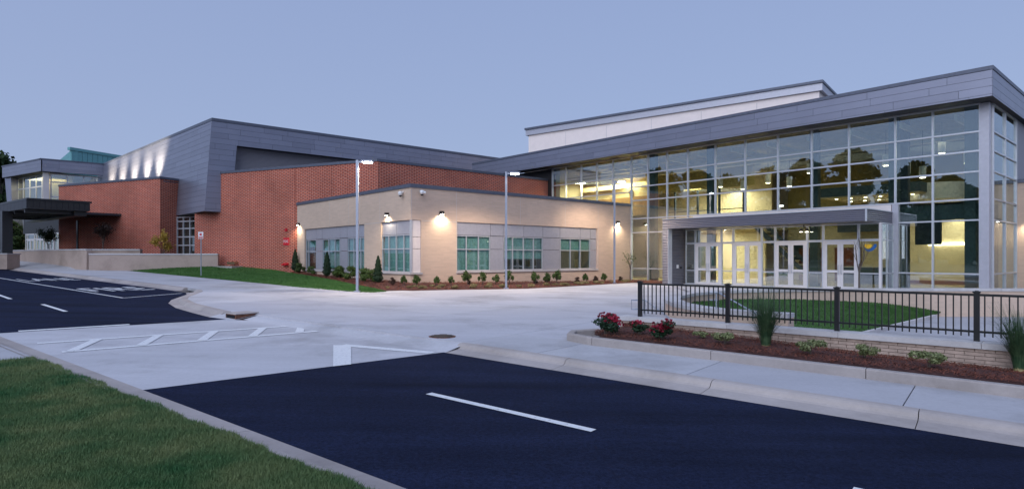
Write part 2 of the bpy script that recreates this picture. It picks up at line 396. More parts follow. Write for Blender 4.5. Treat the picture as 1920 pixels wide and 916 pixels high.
def road_text(txt, s, t, hgt, wid):
    cu = bpy.data.curves.new('t', 'FONT'); cu.body = txt; cu.align_x = 'CENTER'; cu.align_y = 'CENTER'; cu.size = 1
    ob = bpy.data.objects.new('t', cu); COL.objects.link(ob); bpy.context.view_layer.update()
    dg = bpy.context.evaluated_depsgraph_get(); me = bpy.data.meshes.new_from_object(ob.evaluated_get(dg)); bpy.data.objects.remove(ob)
    co = np.array([q.co[:] for q in me.vertices]); co[:, 0] *= wid / np.ptp(co[:, 0]); co[:, 1] *= hgt / np.ptp(co[:, 1])
    for q, c in zip(me.vertices, co):
        q.co = rp(s + c[1], t + c[0], .008)
    me.materials.clear(); me.materials.append(M['paint']); return me
link('road_lettering', road_text('FIRE', 32.6, 11.2, 2.6, 2.5), label='white painted word FIRE on the asphalt by the bay end', cat='road marking')
link('road_lettering', road_text('LANE', 43.0, 11.3, 2.6, 2.5), label='white painted word LANE on the asphalt farther along the bay', cat='road marking')

# kerb and gutter pieces along the plaza, with joints
def kerb_run(path, prof, seg, mat, label, group, name='kerb', gap=.012):
    pts = [V2(p) for p in path]; cum = [0]
    for a, b in zip(pts, pts[1:]): cum.append(cum[-1] + (b - a).length)
    def at(d):
        for k in range(len(pts) - 1):
            if d <= cum[k + 1] + 1e-6: f = (d - cum[k]) / max(1e-6, cum[k + 1] - cum[k]); return pts[k].lerp(pts[k + 1], f)
        return pts[-1]
    L = cum[-1]; k = max(1, round(L / seg)); out = None
    root = empty(name, pts[0], label, 'kerb', group)
    tag(root, kind='structure')
    for i in range(k):
        a, b = L * i / k + gap / 2, L * (i + 1) / k - gap / 2
        ds = [a] + [c for c in cum if a + .02 < c < b - .02] + [b]
        MB().sweep([at(d) for d in ds], prof).build('kerb_stone', mat, root)
    return root
KP = [(-.0, -.12), (.0, .002), (.38, .03), (.43, .055), (.46, .1), (.50, .125), (.56, .137), (.66, .137), (.66, -.12)]
kerb_run([rp(s, TR) for s in (-30, 0, 9.2)], KP, 2.9, M['kerb'], 'rounded concrete kerb and gutter between asphalt and planter walk', None)
KB = [(-.0, -.12), (.0, .003), (.3, .03), (.36, .10), (.42, .135), (.62, .137), (.62, -.12)]
kerb_run([rp(*q) for q in bay[1:9]], KB, 1.8, M['kerb'], 'curved kerb sweeping round the end of the fire lane bay', None)
kerb_run([rp(*q) for q in bay[9:]], KB, 6, M['kerb'], 'long straight kerb beside the fire lane lettering', None)
# left kerb: low strip against the near lawn
KL = [(.0, -.12), (.0, .003), (.25, .02), (.30, .07), (.33, .10), (.42, .105), (.42, -.12)]
kerb_run([rp(s, TL) for s in (10.02, 0, -30)][::-1], [(-a, b) for a, b in KL][::-1], 3.0, M['kerb'], 'low concrete kerb strip between the near lawn and the asphalt', None)
kerb_run([rp(s, TL) for s in (90, 50, 19, 18.6)][::-1], [(-a, b) for a, b in KL][::-1], 6.0, M['kerb'], 'low kerb strip running on beyond the crossing slab', None)
ap = MB(); app = [(3.8, .004, .004), (3.55, .02, .03), (3.5, .07, .045), (3.47, .10, .06), (3.3, .105, .10)]
for (t0, a0, b0), (t1, a1, b1) in zip(app, app[1:]):
    ap.poly([rp(10.0, t0, a0), rp(10.0, t1, a1), rp(12.5, t1, b1), rp(12.5, t0, b0)]); ap.poly([rp(12.5, t0, b0), rp(12.5, t1, b1), rp(18.9, t1, b1), rp(18.9, t0, b0)])
ap.build('pavement', M['kerb'], kind='structure', label='sloping concrete strip between the near lawn and the crossing slab', cat='pavement')
sheet('pavement', [rp(13.75, 3.38, .09), rp(15.95, 3.38, .09), rp(16.6, -12, .098), rp(13.9, -12, .098)], M['walk'], 'short concrete footpath leading off across the near lawn')

# plaza: concrete slabs cut by joints. polygon in (s,t)
def clip_poly(poly, axis, val, keep_gt):
    out = []
    for i in range(len(poly)):
        a, b = poly[i], poly[(i + 1) % len(poly)]
        ia = (a[axis] >= val) == keep_gt or a[axis] == val; ib = (b[axis] >= val) == keep_gt or b[axis] == val
        if ia: out.append(a)
        if ia != ib:
            f = (val - a[axis]) / (b[axis] - a[axis]); out.append(tuple(a[k] + (b[k] - a[k]) * f for k in range(len(a))))
    return out
PL = .132
def stp(px, py, off=.13):
    p = gp(px, py, off); return (p.x * ru.x + p.y * ru.y, p.x * rn.x + p.y * rn.y)
plaza = empty('pavement', rp(15, 14), 'broad pale concrete plaza of large slabs in front of the buildings', 'pavement'); tag(plaza, kind='structure')
base = []
def slab_area(poly, ds, dt, s_off, t_off, mat, thick=.12, off=PL, gap=.018, name='slab'):
    smin, smax = min(p[0] for p in poly), max(p[0] for p in poly); tmin, tmax = min(p[1] for p in poly), max(p[1] for p in poly)
    s = s_off
    while s < smax:
        t = t_off
        while t < tmax:
            q = poly
            for ax, val, gt in ((0, s + gap / 2, True), (0, s + ds - gap / 2, False), (1, t + gap / 2, True), (1, t + dt - gap / 2, False)):
                q = clip_poly(q, ax, val, gt)
                if len(q) < 3: break
            if len(q) >= 3:
                top = [rp(a, b, off) for a, b in q]
                A = sum(top[i].x * top[(i + 1) % len(top)].y - top[(i + 1) % len(top)].x * top[i].y for i in range(len(top)))
                if A < 0: top.reverse()
                if abs(A) > .04: MB().hexa([p - V2((0, 0, thick)) for p in top], top).build(name, mat, plaza)
            t += dt
        s += ds
# convex pieces of the plaza
slab_area([(-30, TR + .66), (9.2, TR + .66), (9.2, 11.9), (-30, 11.9)], 3.1, 1.96, -30, TR + .65, M['walk'])          # walk by the planter
slab_area([(9.2, TR + .66), (10.6, 9.8), (17.2, 9.65), (17.2, 17.9), (9.2, 17.9)], 4.2, 4.1, 9.2, TR + .2, M['concrete'])
slab_area([(17.2, 9.75), (18.9, 9.4), (22, 9.9), (24, 10.5), (26.2, 11.7), (27.6, 12.75), (27.6, 17.95), (17.2, 17.95)], 4.2, 4.1, 17.2, 9.5, M['concrete'])
slab_area([(27.6, 12.7), (28.4, 13.1), (30, TB + .44), (33, TB + .54), (56, TB + .65), (56, 18.3), (27.6, 17.6)], 4.2, 5.2, 27.6, 12.6, M['walk'])
slab_area([(9.2, 17.9), (22.7, 17.9), (22.5, 19.4), (21.6, 21.9), (9.2, 21.9)], 4.2, 4.1, 9.2, 17.9, M['concrete'])
slab_area([(9.1, 21.9), (21.6, 21.9), (19.4, 26), (18.95, 31.2), (18.7, 42), (4, 42), (4.4, 31.5), (7.2, 28.2), (9.1, 25.3)], 4.2, 4.1, .8, 21.9, M['concrete'])
slab_area([(7.75, 11.9), (9.2, 11.9), (9.2, 17.9), (7.3, 17.9), (6.7, 16.4), (6.2, 14.9), (6.2, 13.6), (7.4, 13.4)], 4.2, 6.1, 5.0, 11.8, M['concrete'])
slab_area([(7.3, 17.9), (9.2, 17.9), (9.2, 21.9), (8.7, 21.9)], 6.8, 4.1, 2.4, 17.9, M['concrete'])
# manhole and storm drain
mh = gp(829, 630, .135); e_ = empty('manhole_cover', (mh.x, mh.y, gz(mh.x, mh.y) + PL), 'round rusty manhole cover set in the plaza concrete', 'manhole')
MB().lathe((mh.x, mh.y, gz(mh.x, mh.y) + PL - .03), [(.32, 0), (.32, .036), (.3, .038)], 28).build('cover_ring', M['rust'], e_)
b_ = MB()
for i in range(-3, 4):
    ww = math.sqrt(max(0,    .27 ** 2 - (i * .085) ** 2)); b_.box((mh.x, mh.y + i * .085), (1, 0), -ww, ww, -.02, .02, mh.z + .003, mh.z + .02)
b_.build('cover_rib', M['bronze'], e_)
dp = rp(17.75, 9.5); e_ = empty('storm_drain', dp, 'rusty iron storm drain inlet in the curved kerb', 'drain')
MB().box(dp, ru, -.3, .3, -.25, .4, dp.z - .2, dp.z + .15).build('inlet_box', M['rust'], e_)
MB().box(dp, ru, -.34, .34, -.3, .43, dp.z + .151, dp.z + .18).build('inlet_lid', M['kerb'], e_)
MB().box(dp, ru, -.24, .24, .39, .41, dp.z + .035, dp.z + .12).build('inlet_mouth', M['black'], e_)

# ------------------------------------------------------------------ grass helpers
def blades(name, P, hgt, wid, mat, lean=.5, parent=None, **kw):
    n = len(P); ang = rng.uniform(0, 2 * math.pi, n); h = hgt * rng.uniform(.5, 1.25, n); wd = wid * rng.uniform(.7, 1.3, n)
    la = rng.uniform(0, 2 * math.pi, n); ll = h * lean * rng.uniform(.1, 1, n)
    dx, dy = np.cos(ang) * wd / 2, np.sin(ang) * wd / 2
    co = np.empty((n, 3, 3), np.float32)
    co[:, 0] = np.stack([P[:, 0] - dx, P[:, 1] - dy, P[:, 2]], 1); co[:, 1] = np.stack([P[:, 0] + dx, P[:, 1] + dy, P[:, 2]], 1)
    co[:, 2] = np.stack([P[:, 0] + np.cos(la) * ll, P[:, 1] + np.sin(la) * ll, P[:, 2] + h], 1)
    me = tri_mesh(name, co, mat)
    return link(name, me, parent, **kw)
def tri_mesh(name, co, mat, k=3):
    n = len(co); me = bpy.data.meshes.new(name)
    me.vertices.add(n * k); me.vertices.foreach_set('co', co.astype(np.float32).ravel())
    me.loops.add(n * k); me.loops.foreach_set('vertex_index', np.arange(n * k, dtype=np.int32))
    me.polygons.add(n); me.polygons.foreach_set('loop_start', np.arange(0, n * k, k, dtype=np.int32)); me.polygons.foreach_set('loop_total', np.full(n, k, np.int32))
    me.update(); me.validate(); me.materials.append(mat); return me

# near lawn
def lawn_z(s, t):
    x = ru.x * s + rn.x * t; y = ru.y * s + rn.y * t; return x, y, gz(x, y)
ln = [rp(13.72, 3.30, .09), rp(-40, 3.36, .09), rp(-40, -60, .09), rp(13.9, -60, .09)]
sheet('lawn', ln, M['soil'], 'soil under the near mown lawn beside the road')
sheet('lawn', [rp(15.97, 3.37, .085), rp(95, 3.37, .085), rp(95, -60, .09), rp(16.8, -60, .09)][::-1], M['soil'], 'far strip of lawn beyond the short footpath')
nb = 330000
px_ = rng.uniform(-20, 720, nb); py_ = 916 + 30 - (rng.power(1.35, nb)) * 290
r_, k_ = (px_ - CX) / F, (py_ - CY) / F; Yb = (H - .09) / (k_ + GY + GX * r_); Xb = r_ * Yb
sb = Xb * ru.x + Yb * ru.y; tb = Xb * rn.x + Yb * rn.y
edge = 3.40 + .03 * np.sin(sb * 3.1) + .02 * np.sin(sb * 9.7)
ok = (tb < edge) & (sb < 13.75) & (Yb < 30) & (Yb > 0)
Pn = np.stack([Xb, Yb, GX * Xb + GY * Yb + .088], 1)[ok]
blades('grass', Pn, .055, .009, M['grass'], .9, kind='stuff', label='short dull green grass blades of the near lawn', cat='grass')
q = rng.uniform(0, 1, (40000, 2)); s_ = 16.2 + q[:, 0] * 30; t_ = 3.1 - q[:, 1] * 9
X_, Y_ = ru.x * s_ + rn.x * t_, ru.y * s_ + rn.y * t_
blades('grass', np.stack([X_, Y_, GX * X_ + GY * Y_ + .085], 1), .06, .015, M['grass'], .8, kind='stuff', label='grass blades of the lawn strip beyond the footpath', cat='grass')

# ------------------------------------------------------------------ building anchors
B = V2((-5.41, 32.74)); C = V2((22.52, 29.5)); W0 = V2((-15.5, 44.2)); M0 = V2((-22.97, 47.0))
FZ = .5                                                # lobby floor level
R0 = W0 + w * -7.1                                     # brick hall corner

# far lawn between walk and hall
front = [(176, 501), (250, 508), (330, 516), (412, 523), (480, 530), (560, 539), (620, 544), (670, 548), (705, 549.5), (724, 547)]
fp = [gp(*q, .12) for q in front]
W1a, W1b = V2((-31.4, 45.8)), V2((-22.35, 46.85))
def bk(pt, z): return V2((pt[0], pt[1], z))
back = [bk(W1a, 1.45), bk(W1a.lerp(W1b, .35), 1.5), bk(W1a.lerp(W1b, .7), 1.53), bk(W1b, 1.55), bk(W0 + w * 5.2, 1.45), bk(W0 + w * 2.2, 1.28), bk(W0 + w * .6 + u * -.4 - v * .3, 1.15)]
me_ = [gp(537, 516.7, .5), gp(603, 523, .42), gp(658, 531, .3), gp(700, 538.5, .22), gp(728, 545.5, .14)]
back = back[:6] + [V2((-15.6, 42.9, 1.12)), V2((-13.6, 40.5, 1.0)), V2((-10.9, 36.8, .86)), V2((-8.6, 33.2, .72)), V2((-6.6, 29.9, .63))]
def resample(pts, n):
    pts = [V2(p) for p in pts]; cum = [0]
    for a, b in zip(pts, pts[1:]): cum.append(cum[-1] + (b - a).length)
    out = []
    for i in range(n):
        d = cum[-1] * i / (n - 1)
        for k in range(len(pts) - 1):
            if d <= cum[k + 1] + 1e-6: out.append(pts[k].lerp(pts[k + 1], (d - cum[k]) / (cum[k + 1] - cum[k]))); break
    return out
def patch(name, fr, bkp, mat, n, m, label, bulge=0., kind='structure', cat=None):
    a, b = resample(fr, n), resample(bkp, n); g = MB()
    for i in range(n):
        for j in range(m):
            p = a[i].lerp(b[i], j / (m - 1)); p.z += bulge * math.sin(math.pi * j / (m - 1)); g.v.append(tuple(p))
    for i in range(n - 1):
        for j in range(m - 1):
            g.f.append((i * m + j, (i + 1) * m + j, (i + 1) * m + j + 1, i * m + j + 1))
    o = g.build(name, mat, smooth=True, kind=kind, label=label, cat=cat or name); return o, a, b
lo, la_, lb_ = patch('lawn', fp, back, M['turf'], 30, 6, 'mown green lawn rising from the walk to the red brick hall')
nb = 60000; ii = rng.integers(0, 29, nb); f1, f2 = rng.uniform(0, 1, nb), rng.uniform(0, 1, nb)
A_, B_ = np.array([p[:] for p in la_]), np.array([p[:] for p in lb_])
pa = A_[ii] * (1 - f1[:, None]) + A_[ii + 1] * f1[:, None]; pb = B_[ii] * (1 - f1[:, None]) + B_[ii + 1] * f1[:, None]
blades('grass', pa * (1 - f2[:, None]) + pb * f2[:, None], .07, .03, M['grass2'], .8, kind='stuff', label='bright green grass of the lawn below the brick hall', cat='grass')

# mulch bed round the beige wing
bf = [V2((-15.6, 42.9, 1.10)), V2((-13.6, 40.5, .98)), V2((-10.9, 36.8, .84)), V2((-8.6, 33.2, .7)), V2((-6.6, 29.9, .61)), gp(760, 545.5, .13), gp(830, 543.5, .13), gp(910, 542.5, .13), gp(990, 541, .13), gp(1100, 535, .13), gp(1185, 530, .13), gp(1243, 532, .13)]
bb = [bk(B + u * 15.2 - v * -.1, 1.2), bk(B + u * 12, 1.0), bk(B + u * 8, .92), bk(B + u * 4, .88), bk(B + u * .2 + v * .1, .84), bk(B + v * 2, .8), bk(B + v * 5, .74), bk(B + v * 8, .68), bk(B + v * 12, .6), bk(B + v * 16, .54), bk(B + v * 18.9, .52), bk(C + u * 18, .52)]
mo, ma_, mb_ = patch('mulch_bed', bf, bb, M['mulchs'], 40, 5, 'red brown mulch bed along the foot of the beige wing', .05, cat='mulch bed')
def chips(Pts, n, ln, wd, mat, name, label):
    ang = rng.uniform(0, 2 * math.pi, n); L = ln * rng.uniform(.4, 1.3, n); tilt = rng.uniform(-.5, .5, n)
    dx, dy, dz = np.cos(ang) * L / 2, np.sin(ang) * L / 2, np.sin(tilt) * L / 2; ox, oy = -np.sin(ang) * wd / 2, np.cos(ang) * wd / 2
    co = np.empty((n, 4, 3)); z0 = np.zeros(n)
    d = np.stack([dx, dy, dz], 1); o = np.stack([ox, oy, z0], 1)
    co[:, 0] = Pts - d - o; co[:, 1] = Pts + d - o; co[:, 2] = Pts + d + o; co[:, 3] = Pts - d + o
    return link(name, tri_mesh(name, co, mat, 4), None, kind='stuff', label=label, cat='mulch')
def patch_pts(A, Bq, n, m=40):
    A_, B_ = np.array([p[:] for p in A]), np.array([p[:] for p in Bq]); ii = rng.integers(0, len(A) - 1, n); f1, f2 = rng.uniform(0, 1, (n, 1)), rng.uniform(0, 1, (n, 1))
    pa = A_[ii] * (1 - f1) + A_[ii + 1] * f1; pb = B_[ii] * (1 - f1) + B_[ii + 1] * f1; p = pa * (1 - f2) + pb * f2
    return p
pp = patch_pts(ma_, mb_, 12000); pp[:, 2] += .06
chips(pp, len(pp), .14, .02, M['needle'], 'mulch', 'loose brown mulch straw on the bed by the beige wing')
# ramped walk and low walls at the far entrance
patch('path', [rp(54.6, 18.2, PL), rp(55.5, TB + .64, PL), rp(66, TB + .7, PL)], [bk(W1a - v * .02, 1.46), V2((-38.5, 50.5, 1.8)), V2((-52, 58, 2.2))], M['walk'], 12, 4, 'pale concrete walk ramping up to the far canopy entrance', cat='path')

# ------------------------------------------------------------------ wall with openings, windows
def wall(root, O, D, L, z0, z1, th, ops, mat, name='wall'):
    """ops: (l0,l1,za,zb); wall body lies to the left of D (inside)"""
    cuts = sorted({0., L} | {min(L, o[0]) for o in ops} | {min(L, o[1]) for o in ops}); m = MB()
    for a, b in zip(cuts, cuts[1:]):
        if b - a < 1e-4: continue
        seg = [(z0, z1)]
        for o in ops:
            if o[0] <= a + 1e-4 and o[1] >= b - 1e-4:
                seg = [r for (p, q) in seg for r in ((p, min(q, o[2])), (max(p, o[3]), q)) if r[1] - r[0] > 1e-3]
        for p, q in seg: m.box(O, D, a, b, 0, th, p, q)
    return m.build(name, mat, root)
def framed(root, O, D, l0, l1, z0, z1, vs_, hs_, dep, fw, fmat, gmat, name='window', fd=.09, glass_parent=True):
    """frame bars as one part, every pane a sub-part; dep = distance behind the wall face"""
    m = MB(); vl = [l0] + list(vs_) + [l1]; hl = [z0] + list(hs_) + [z1]
    for i, x in enumerate(vl):
        a, b = (x, x + fw) if i == 0 else ((x - fw, x) if i == len(vl) - 1 else (x - fw / 2, x + fw / 2)); m.box(O, D, a, b, dep, dep + fd, z0, z1)
    for i, z in enumerate(hl):
        a, b = (z, z + fw) if i == 0 else ((z - fw, z) if i == len(hl) - 1 else (z - fw / 2, z + fw / 2)); m.box(O, D, l0 + .003, l1 - .003, dep + .004, dep + fd - .004, a, b)
    fo = m.build(name, fmat, root)
    for a, b in zip(vl, vl[1:]):
        for c, d in zip(hl, hl[1:]):
            MB().box(O, D, a + fw * .4, b - fw * .4, dep + fd * .5, dep + fd * .5 + .008, c + fw * .4, d - fw * .4).build('pane', gmat, fo)
    return fo

# ------------------------------------------------------------------ beige classroom wing
bw = empty('classroom_wing', bk(B, .5), 'single storey beige brick wing with grey flat parapet and wrapped corner window', 'building')
ZT = 6.13; LR, LLn = 18.87, 15.28
RO = [(3.06, 15.12, 1.41, 4.2)]
DR = v                                                  # right face runs along v, inside is left of v (= u side)
wall(bw, B, DR, LR, .2, 5.93, .3, [(0., .67, 1.36, 4.2)] + RO, M['beige'])
# left face: run from far end towards the corner so that inside is on the left
BL = B + u * LLn; DL = -u
def ll(b): return LLn - b
wall(bw, BL, DL, LLn - .3, .2, 5.93, .3, [(ll(13.95), ll(5.17), 1.36, 4.17), (ll(3.19), LLn, 1.38, 4.2)], M['beige'])
m = MB(); m.box(B, DR, -.06, LR, -.06, .36, 5.932, ZT); m.box(BL, DL, 0, LLn - .36, -.06, .36, 5.932, ZT); m.build('parapet_flashing', M['flash'], bw)
MB().hexa([bk(B + v * .3 + u * .3, 5.6), bk(B + v * LR + u * .3, 5.6), bk(B + v * LR + u * 15, 5.6), bk(B + v * .3 + u * 15, 5.6)], [bk(B + v * .3 + u * .3, 5.7), bk(B + v * LR + u * .3, 5.7), bk(B + v * LR + u * 15, 5.7), bk(B + v * .3 + u * 15, 5.7)]).build('flat_roof', M['flash'], bw)
m = MB(); m.box(B, DR, 3.02, 15.16, -.07, .1, 1.31, 1.408); m.build('window_sill', M['cap'], bw)
m = MB(); m.box(BL, DL, ll(13.99), ll(5.13), -.07, .1, 1.26, 1.358); m.build('window_sill', M['cap'], bw)
m = MB(); m.box(BL, DL, ll(3.23), LLn + .07, -.07, .1, 1.28, 1.378); m.box(B, DR, .1, .72, -.07, .1, 1.28, 1.378); m.build('window_sill', M['cap'], bw)
for O, D, xs_ in ((B, DR, (.06, 3.02, 7.9, 11.9, 15.2)), (BL, DL, (ll(9.9), ll(7.2), ll(3.3)))):
    for x in xs_: MB().box(O, D, x - .008, x + .008, -.003, .02, 4.22 if x not in (3.02, 15.2) else 1.2, 5.92).build('control_joint', M['cap'], bw)
for O, D, a, b in ((B, DR, .7, 3.04), (BL, DL, ll(5.15), ll(3.22))): MB().box(O, D, a, b, -.004, .02, 4.17, 4.19).build('control_joint', M['cap'], bw)
def panels(root, O, D, spans, zrows, dep, mat):
    for a, b in spans:
        for c, d in zip(zrows, zrows[1:]): MB().box(O, D, a + .012, b - .012, dep, dep + .05, c + .012, d - .012).build('panel', mat, root)
hx = lambda px: hit(B, v, px)[0]
hl = lambda px: ll(hit(B, u, px)[0])
sp1 = [3.06, hx(921.6), hx(946), hx(984), hx(1020), hx(1052), hx(1090), hx(1109), 15.12]
panels(bw, B, DR, list(zip(sp1, sp1[1:])), (3.47, 4.2), .10, M['alupanel'])
panels(bw, B, DR, [(hx(921.6), hx(946)), (hx(1020), hx(1052)), (hx(1109), 15.12)], (1.41, 2.68, 3.46), .10, M['alupanel'])
def blind(root, O, D, a, b, z0, z1, dep): MB().box(O, D, a + .03, b - .03, dep, dep + .01, z0, z1).build('roller_blind', M['blind'], root)
for x0, x1, vsx, low in ((857.3, 921.4, (876.6, 899.5), 1.45), (946.5, 1019.8, (963.6, 983.7, 1002.6), 2.1), (1052.5, 1108.7, (1071.7, 1090), 2.68)):
    wn = framed(bw, B, DR, hx(x0), hx(x1), 1.41, 3.46, [hx(q) for q in vsx], [2.66], .10, .055, M['alu'], M['glassw'])
    blind(wn, B, DR, hx(x0), hx(x1), low, 3.42, .24)
sp2 = [ll(13.95), hl(590.5), hl(602), hl(635), hl(648.5), ll(5.17)]
panels(bw, BL, DL, list(zip(sp2, sp2[1:])), (3.42, 4.17), .10, M['alupanel'])
panels(bw, BL, DL, [(hl(590.5), hl(602)), (hl(635), hl(648.5))], (1.36, 2.6, 3.41), .10, M['alupanel'])
for x0, x1, vsx, low in ((571.3, 590.3, (575.8,), 2.9), (602.3, 634.7, (613.3, 625), 1.5), (649, 682.8, (660.4, 673), 1.5)):
    a = max(hl(x0), ll(13.95) + .01); wn = framed(bw, BL, DL, a, min(hl(x1), ll(5.17) - .01), 1.36, 3.41, [hl(q) for q in vsx], [2.6], .10, .055, M['alu'], M['glassw'])
    blind(wn, BL, DL, a, hl(x1), low, 3.4, .24)
panels(bw, BL, DL, [(ll(3.19), hl(740.6)), (hl(740.6), LLn - .06)], (3.45, 4.2), .10, M['alupanel'])
wn = framed(bw, BL, DL, ll(3.18), LLn - .06, 1.38, 3.44, [hl(726.8), hl(740.6), hl(754.8)], [2.66], .06, .055, M['alu'], M['glassw'])
blind(wn, BL, DL, ll(3.18), LLn - .1, 1.42, 3.4, .22)
panels(bw, B, DR, [(.10, .66)], (1.37, 2.66, 3.3, 4.2), .04, M['white'])
MB().box(B, DR, -.005, .10, -.005, .10, 1.378, 4.199).build('corner_post', M['alu'], bw)
# dim room behind the windows
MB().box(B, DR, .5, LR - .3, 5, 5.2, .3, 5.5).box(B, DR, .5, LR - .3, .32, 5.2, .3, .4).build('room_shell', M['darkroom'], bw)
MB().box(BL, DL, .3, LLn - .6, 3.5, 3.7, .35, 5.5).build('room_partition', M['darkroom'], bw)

# ------------------------------------------------------------------ red brick hall with metal clad upper storey
hall = empty('brick_hall', bk(W0, 1.2), 'tall red brick hall rising behind the beige wing', 'building')
HZ = 8.82
RW = W0 + w * 10.6
DH = -w
m = MB(); m.box(RW, DH, 0, 2.4, 0, .35, .6, 5.66); m.box(RW, DH, 2.4, 17.7, 0, .35, .6, HZ - .18); m.box(R0, v, .0, 17.5, 0, .35, 4, HZ - .18); m.build('wall', M['redbrick'], hall)
m = MB(); m.box(RW, DH, 2.42, 17.7, -.05, .4, HZ - .178, HZ); m.box(R0, v, -.03, 17.5, -.05, .4, HZ - .176, HZ + .003); m.build('parapet_flashing', M['flash'], hall)
MB().box(RW, DH, 0, .3, .352, 2.3, .6, 5.6).build('jamb_wall', M['redbrick'], hall)
rf = [bk(W0 + w * 7.6 + wp * .4, HZ - .6), bk(R0 + v * .5 + u * .2, HZ - .6), bk(R0 + v * 17.5 + u * .4, HZ - .6), bk(R0 + v * 17.5 + u * 16, HZ - .6), bk(M0 + v * 2 + u * 4, HZ - .6)]
MB().hexa(rf, [p + V2((0, 0, .1)) for p in rf]).build('flat_roof', M['flash'], hall)
for x in (387, 475, 556): pass
for q in (4.6, .15, -3.2): MB().box(W0, w, q - .01, q + .01, -.003, .02, 1, HZ - .2).build('control_joint', M['brickjoint'], hall)

def clip2(poly, a, b, c):                               # keep a*x+b*y<=c
    out = []
    for i in range(len(poly)):
        p, q = poly[i], poly[(i + 1) % len(poly)]; fp_ = a * p[0] + b * p[1] - c; fq = a * q[0] + b * q[1] - c
        if fp_ <= 0: out.append(p)
        if (fp_ < 0 < fq) or (fq < 0 < fp_): f = fp_ / (fp_ - fq); out.append((p[0] + (q[0] - p[0]) * f, p[1] + (q[1] - p[1]) * f))
    return out
def clad(root, poly, to3, nrm, rh, plen, mat, z_start=None, gap=.014, th=.02, jit=.3):
    """metal sheets in courses over a convex polygon (x along, z up)"""
    zmin, zmax = min(p[1] for p in poly), max(p[1] for p in poly); xmin, xmax = min(p[0] for p in poly), max(p[0] for p in poly)
    z = zmax if z_start is None else z_start; k = 0; nv = V2(nrm) * th
    while z > zmin + .01:
        row = clip2(clip2(poly, 0, 1, z - gap), 0, -1, -(z - rh)); x = xmin - random.uniform(0, plen)
        while x < xmax:
            L = plen * random.uniform(1 - jit, 1 + jit); q = clip2(clip2(row, 1, 0, x + L - gap), -1, 0, -x)
            if len(q) >= 3 and abs(sum(q[i][0] * q[(i + 1) % len(q)][1] - q[(i + 1) % len(q)][0] * q[i][1] for i in range(len(q)))) > .02:
                MB().prism([to3(a, b) for a, b in q], nv).build('panel', mat, root)
            x += L
        z -= rh; k += 1
mv = empty('metal_clad_storey', bk(M0, 5.7), 'grey metal clad upper storey leaning out over the red brick hall', 'building')
MT, MBt, MR = 12.85, 5.7, 10.95
lean = lambda z: -.53 * (MT - z) / (MT - MBt)
nf = V2((u.x, u.y, 0)) * -1
f3 = lambda a, z: V2((M0.x + v.x * a, M0.y + v.y * a, z))
ml = V2((-.70, .714))
l3 = lambda L, z: V2((M0.x + ml.x * L + v.x * lean(z), M0.y + ml.y * L + v.y * lean(z), z))
nl = V2((-ml.y, ml.x)); nl = V2((nl.x, nl.y, -.06)).normalized()
cl1 = MB().prism([f3(lean(MR), MR), f3(31, MR), f3(31, MT), f3(0, MT)], -nf * .3).prism([f3(lean(MBt), MBt), f3(1.35, MBt), f3(1.8, MR), f3(lean(MR), MR)], -nf * .3).build('front_cladding', M['panelback'], mv)
clad(cl1, [(lean(MR), MR), (31, MR), (31, MT - .22), (lean(MT - .22), MT - .22)], f3, nf, .42, 2.6, M['panel'])
clad(cl1, [(lean(MBt), MBt), (1.35, MBt), (1.8, MR), (lean(MR), MR)], f3, nf, .42, 2.6, M['panel'])
LT = lambda L: MT + .65 * L / 40
cl2 = MB().prism([l3(0, MBt), l3(0, MT), l3(40, LT(40)), l3(40, MBt)], -nl * .3).build('side_cladding', M['panelback'], mv)
clad(cl2, [(0, MBt), (0, MT - .22), (40, LT(40) - .22), (40, MBt)], l3, nl, .42, 6.5, M['panel'])
m = MB(); m.prism([f3(-.02, MT - .21), f3(31, MT - .21), f3(31, MT + .02), f3(-.02, MT + .02)], nf * .05); m.prism([l3(-.05, MT - .21), l3(40, LT(40) - .21), l3(40, LT(40) + .02), l3(-.05, MT + .02)], nl * .05); m.build('roof_edge', M['flash'], mv)
MB().poly([f3(lean(MBt), MBt - .01), f3(1.35, MBt - .01), l3(0, MBt - .01) + V2((u.x, u.y, 0)) * 12 + V2((v.x, v.y, 0)) * 1.8, l3(16, MBt - .01)]).build('soffit', M['bronze'], mv)
MB().prism([f3(1.0, HZ - .7), f3(31, HZ - .7), f3(31, MR + .3), f3(1.0, MR + .3)], V2((u.x, u.y, 0)) * .2).build('recess_siding', M['corrug'], mv).location += V2((u.x, u.y, 0)) * .7
MB().prism([f3(1.3, MR + .004), f3(31, MR + .004), f3(31, MR + .004) + V2((u.x, u.y, 0)) * 1.4, f3(1.3, MR + .004) + V2((u.x, u.y, 0)) * 1.4], V2((0, 0, .1))).build('recess_soffit', M['bronze'], mv)
rt = [f3(0, MT - .1), f3(31, MT - .1), f3(31, MT - .1) + V2((u.x, u.y, 0)) * 38, l3(39, MT - .1)]
MB().hexa(rt, [p + V2((0, 0, .06)) for p in rt]).build('flat_roof', M['flash'], mv)

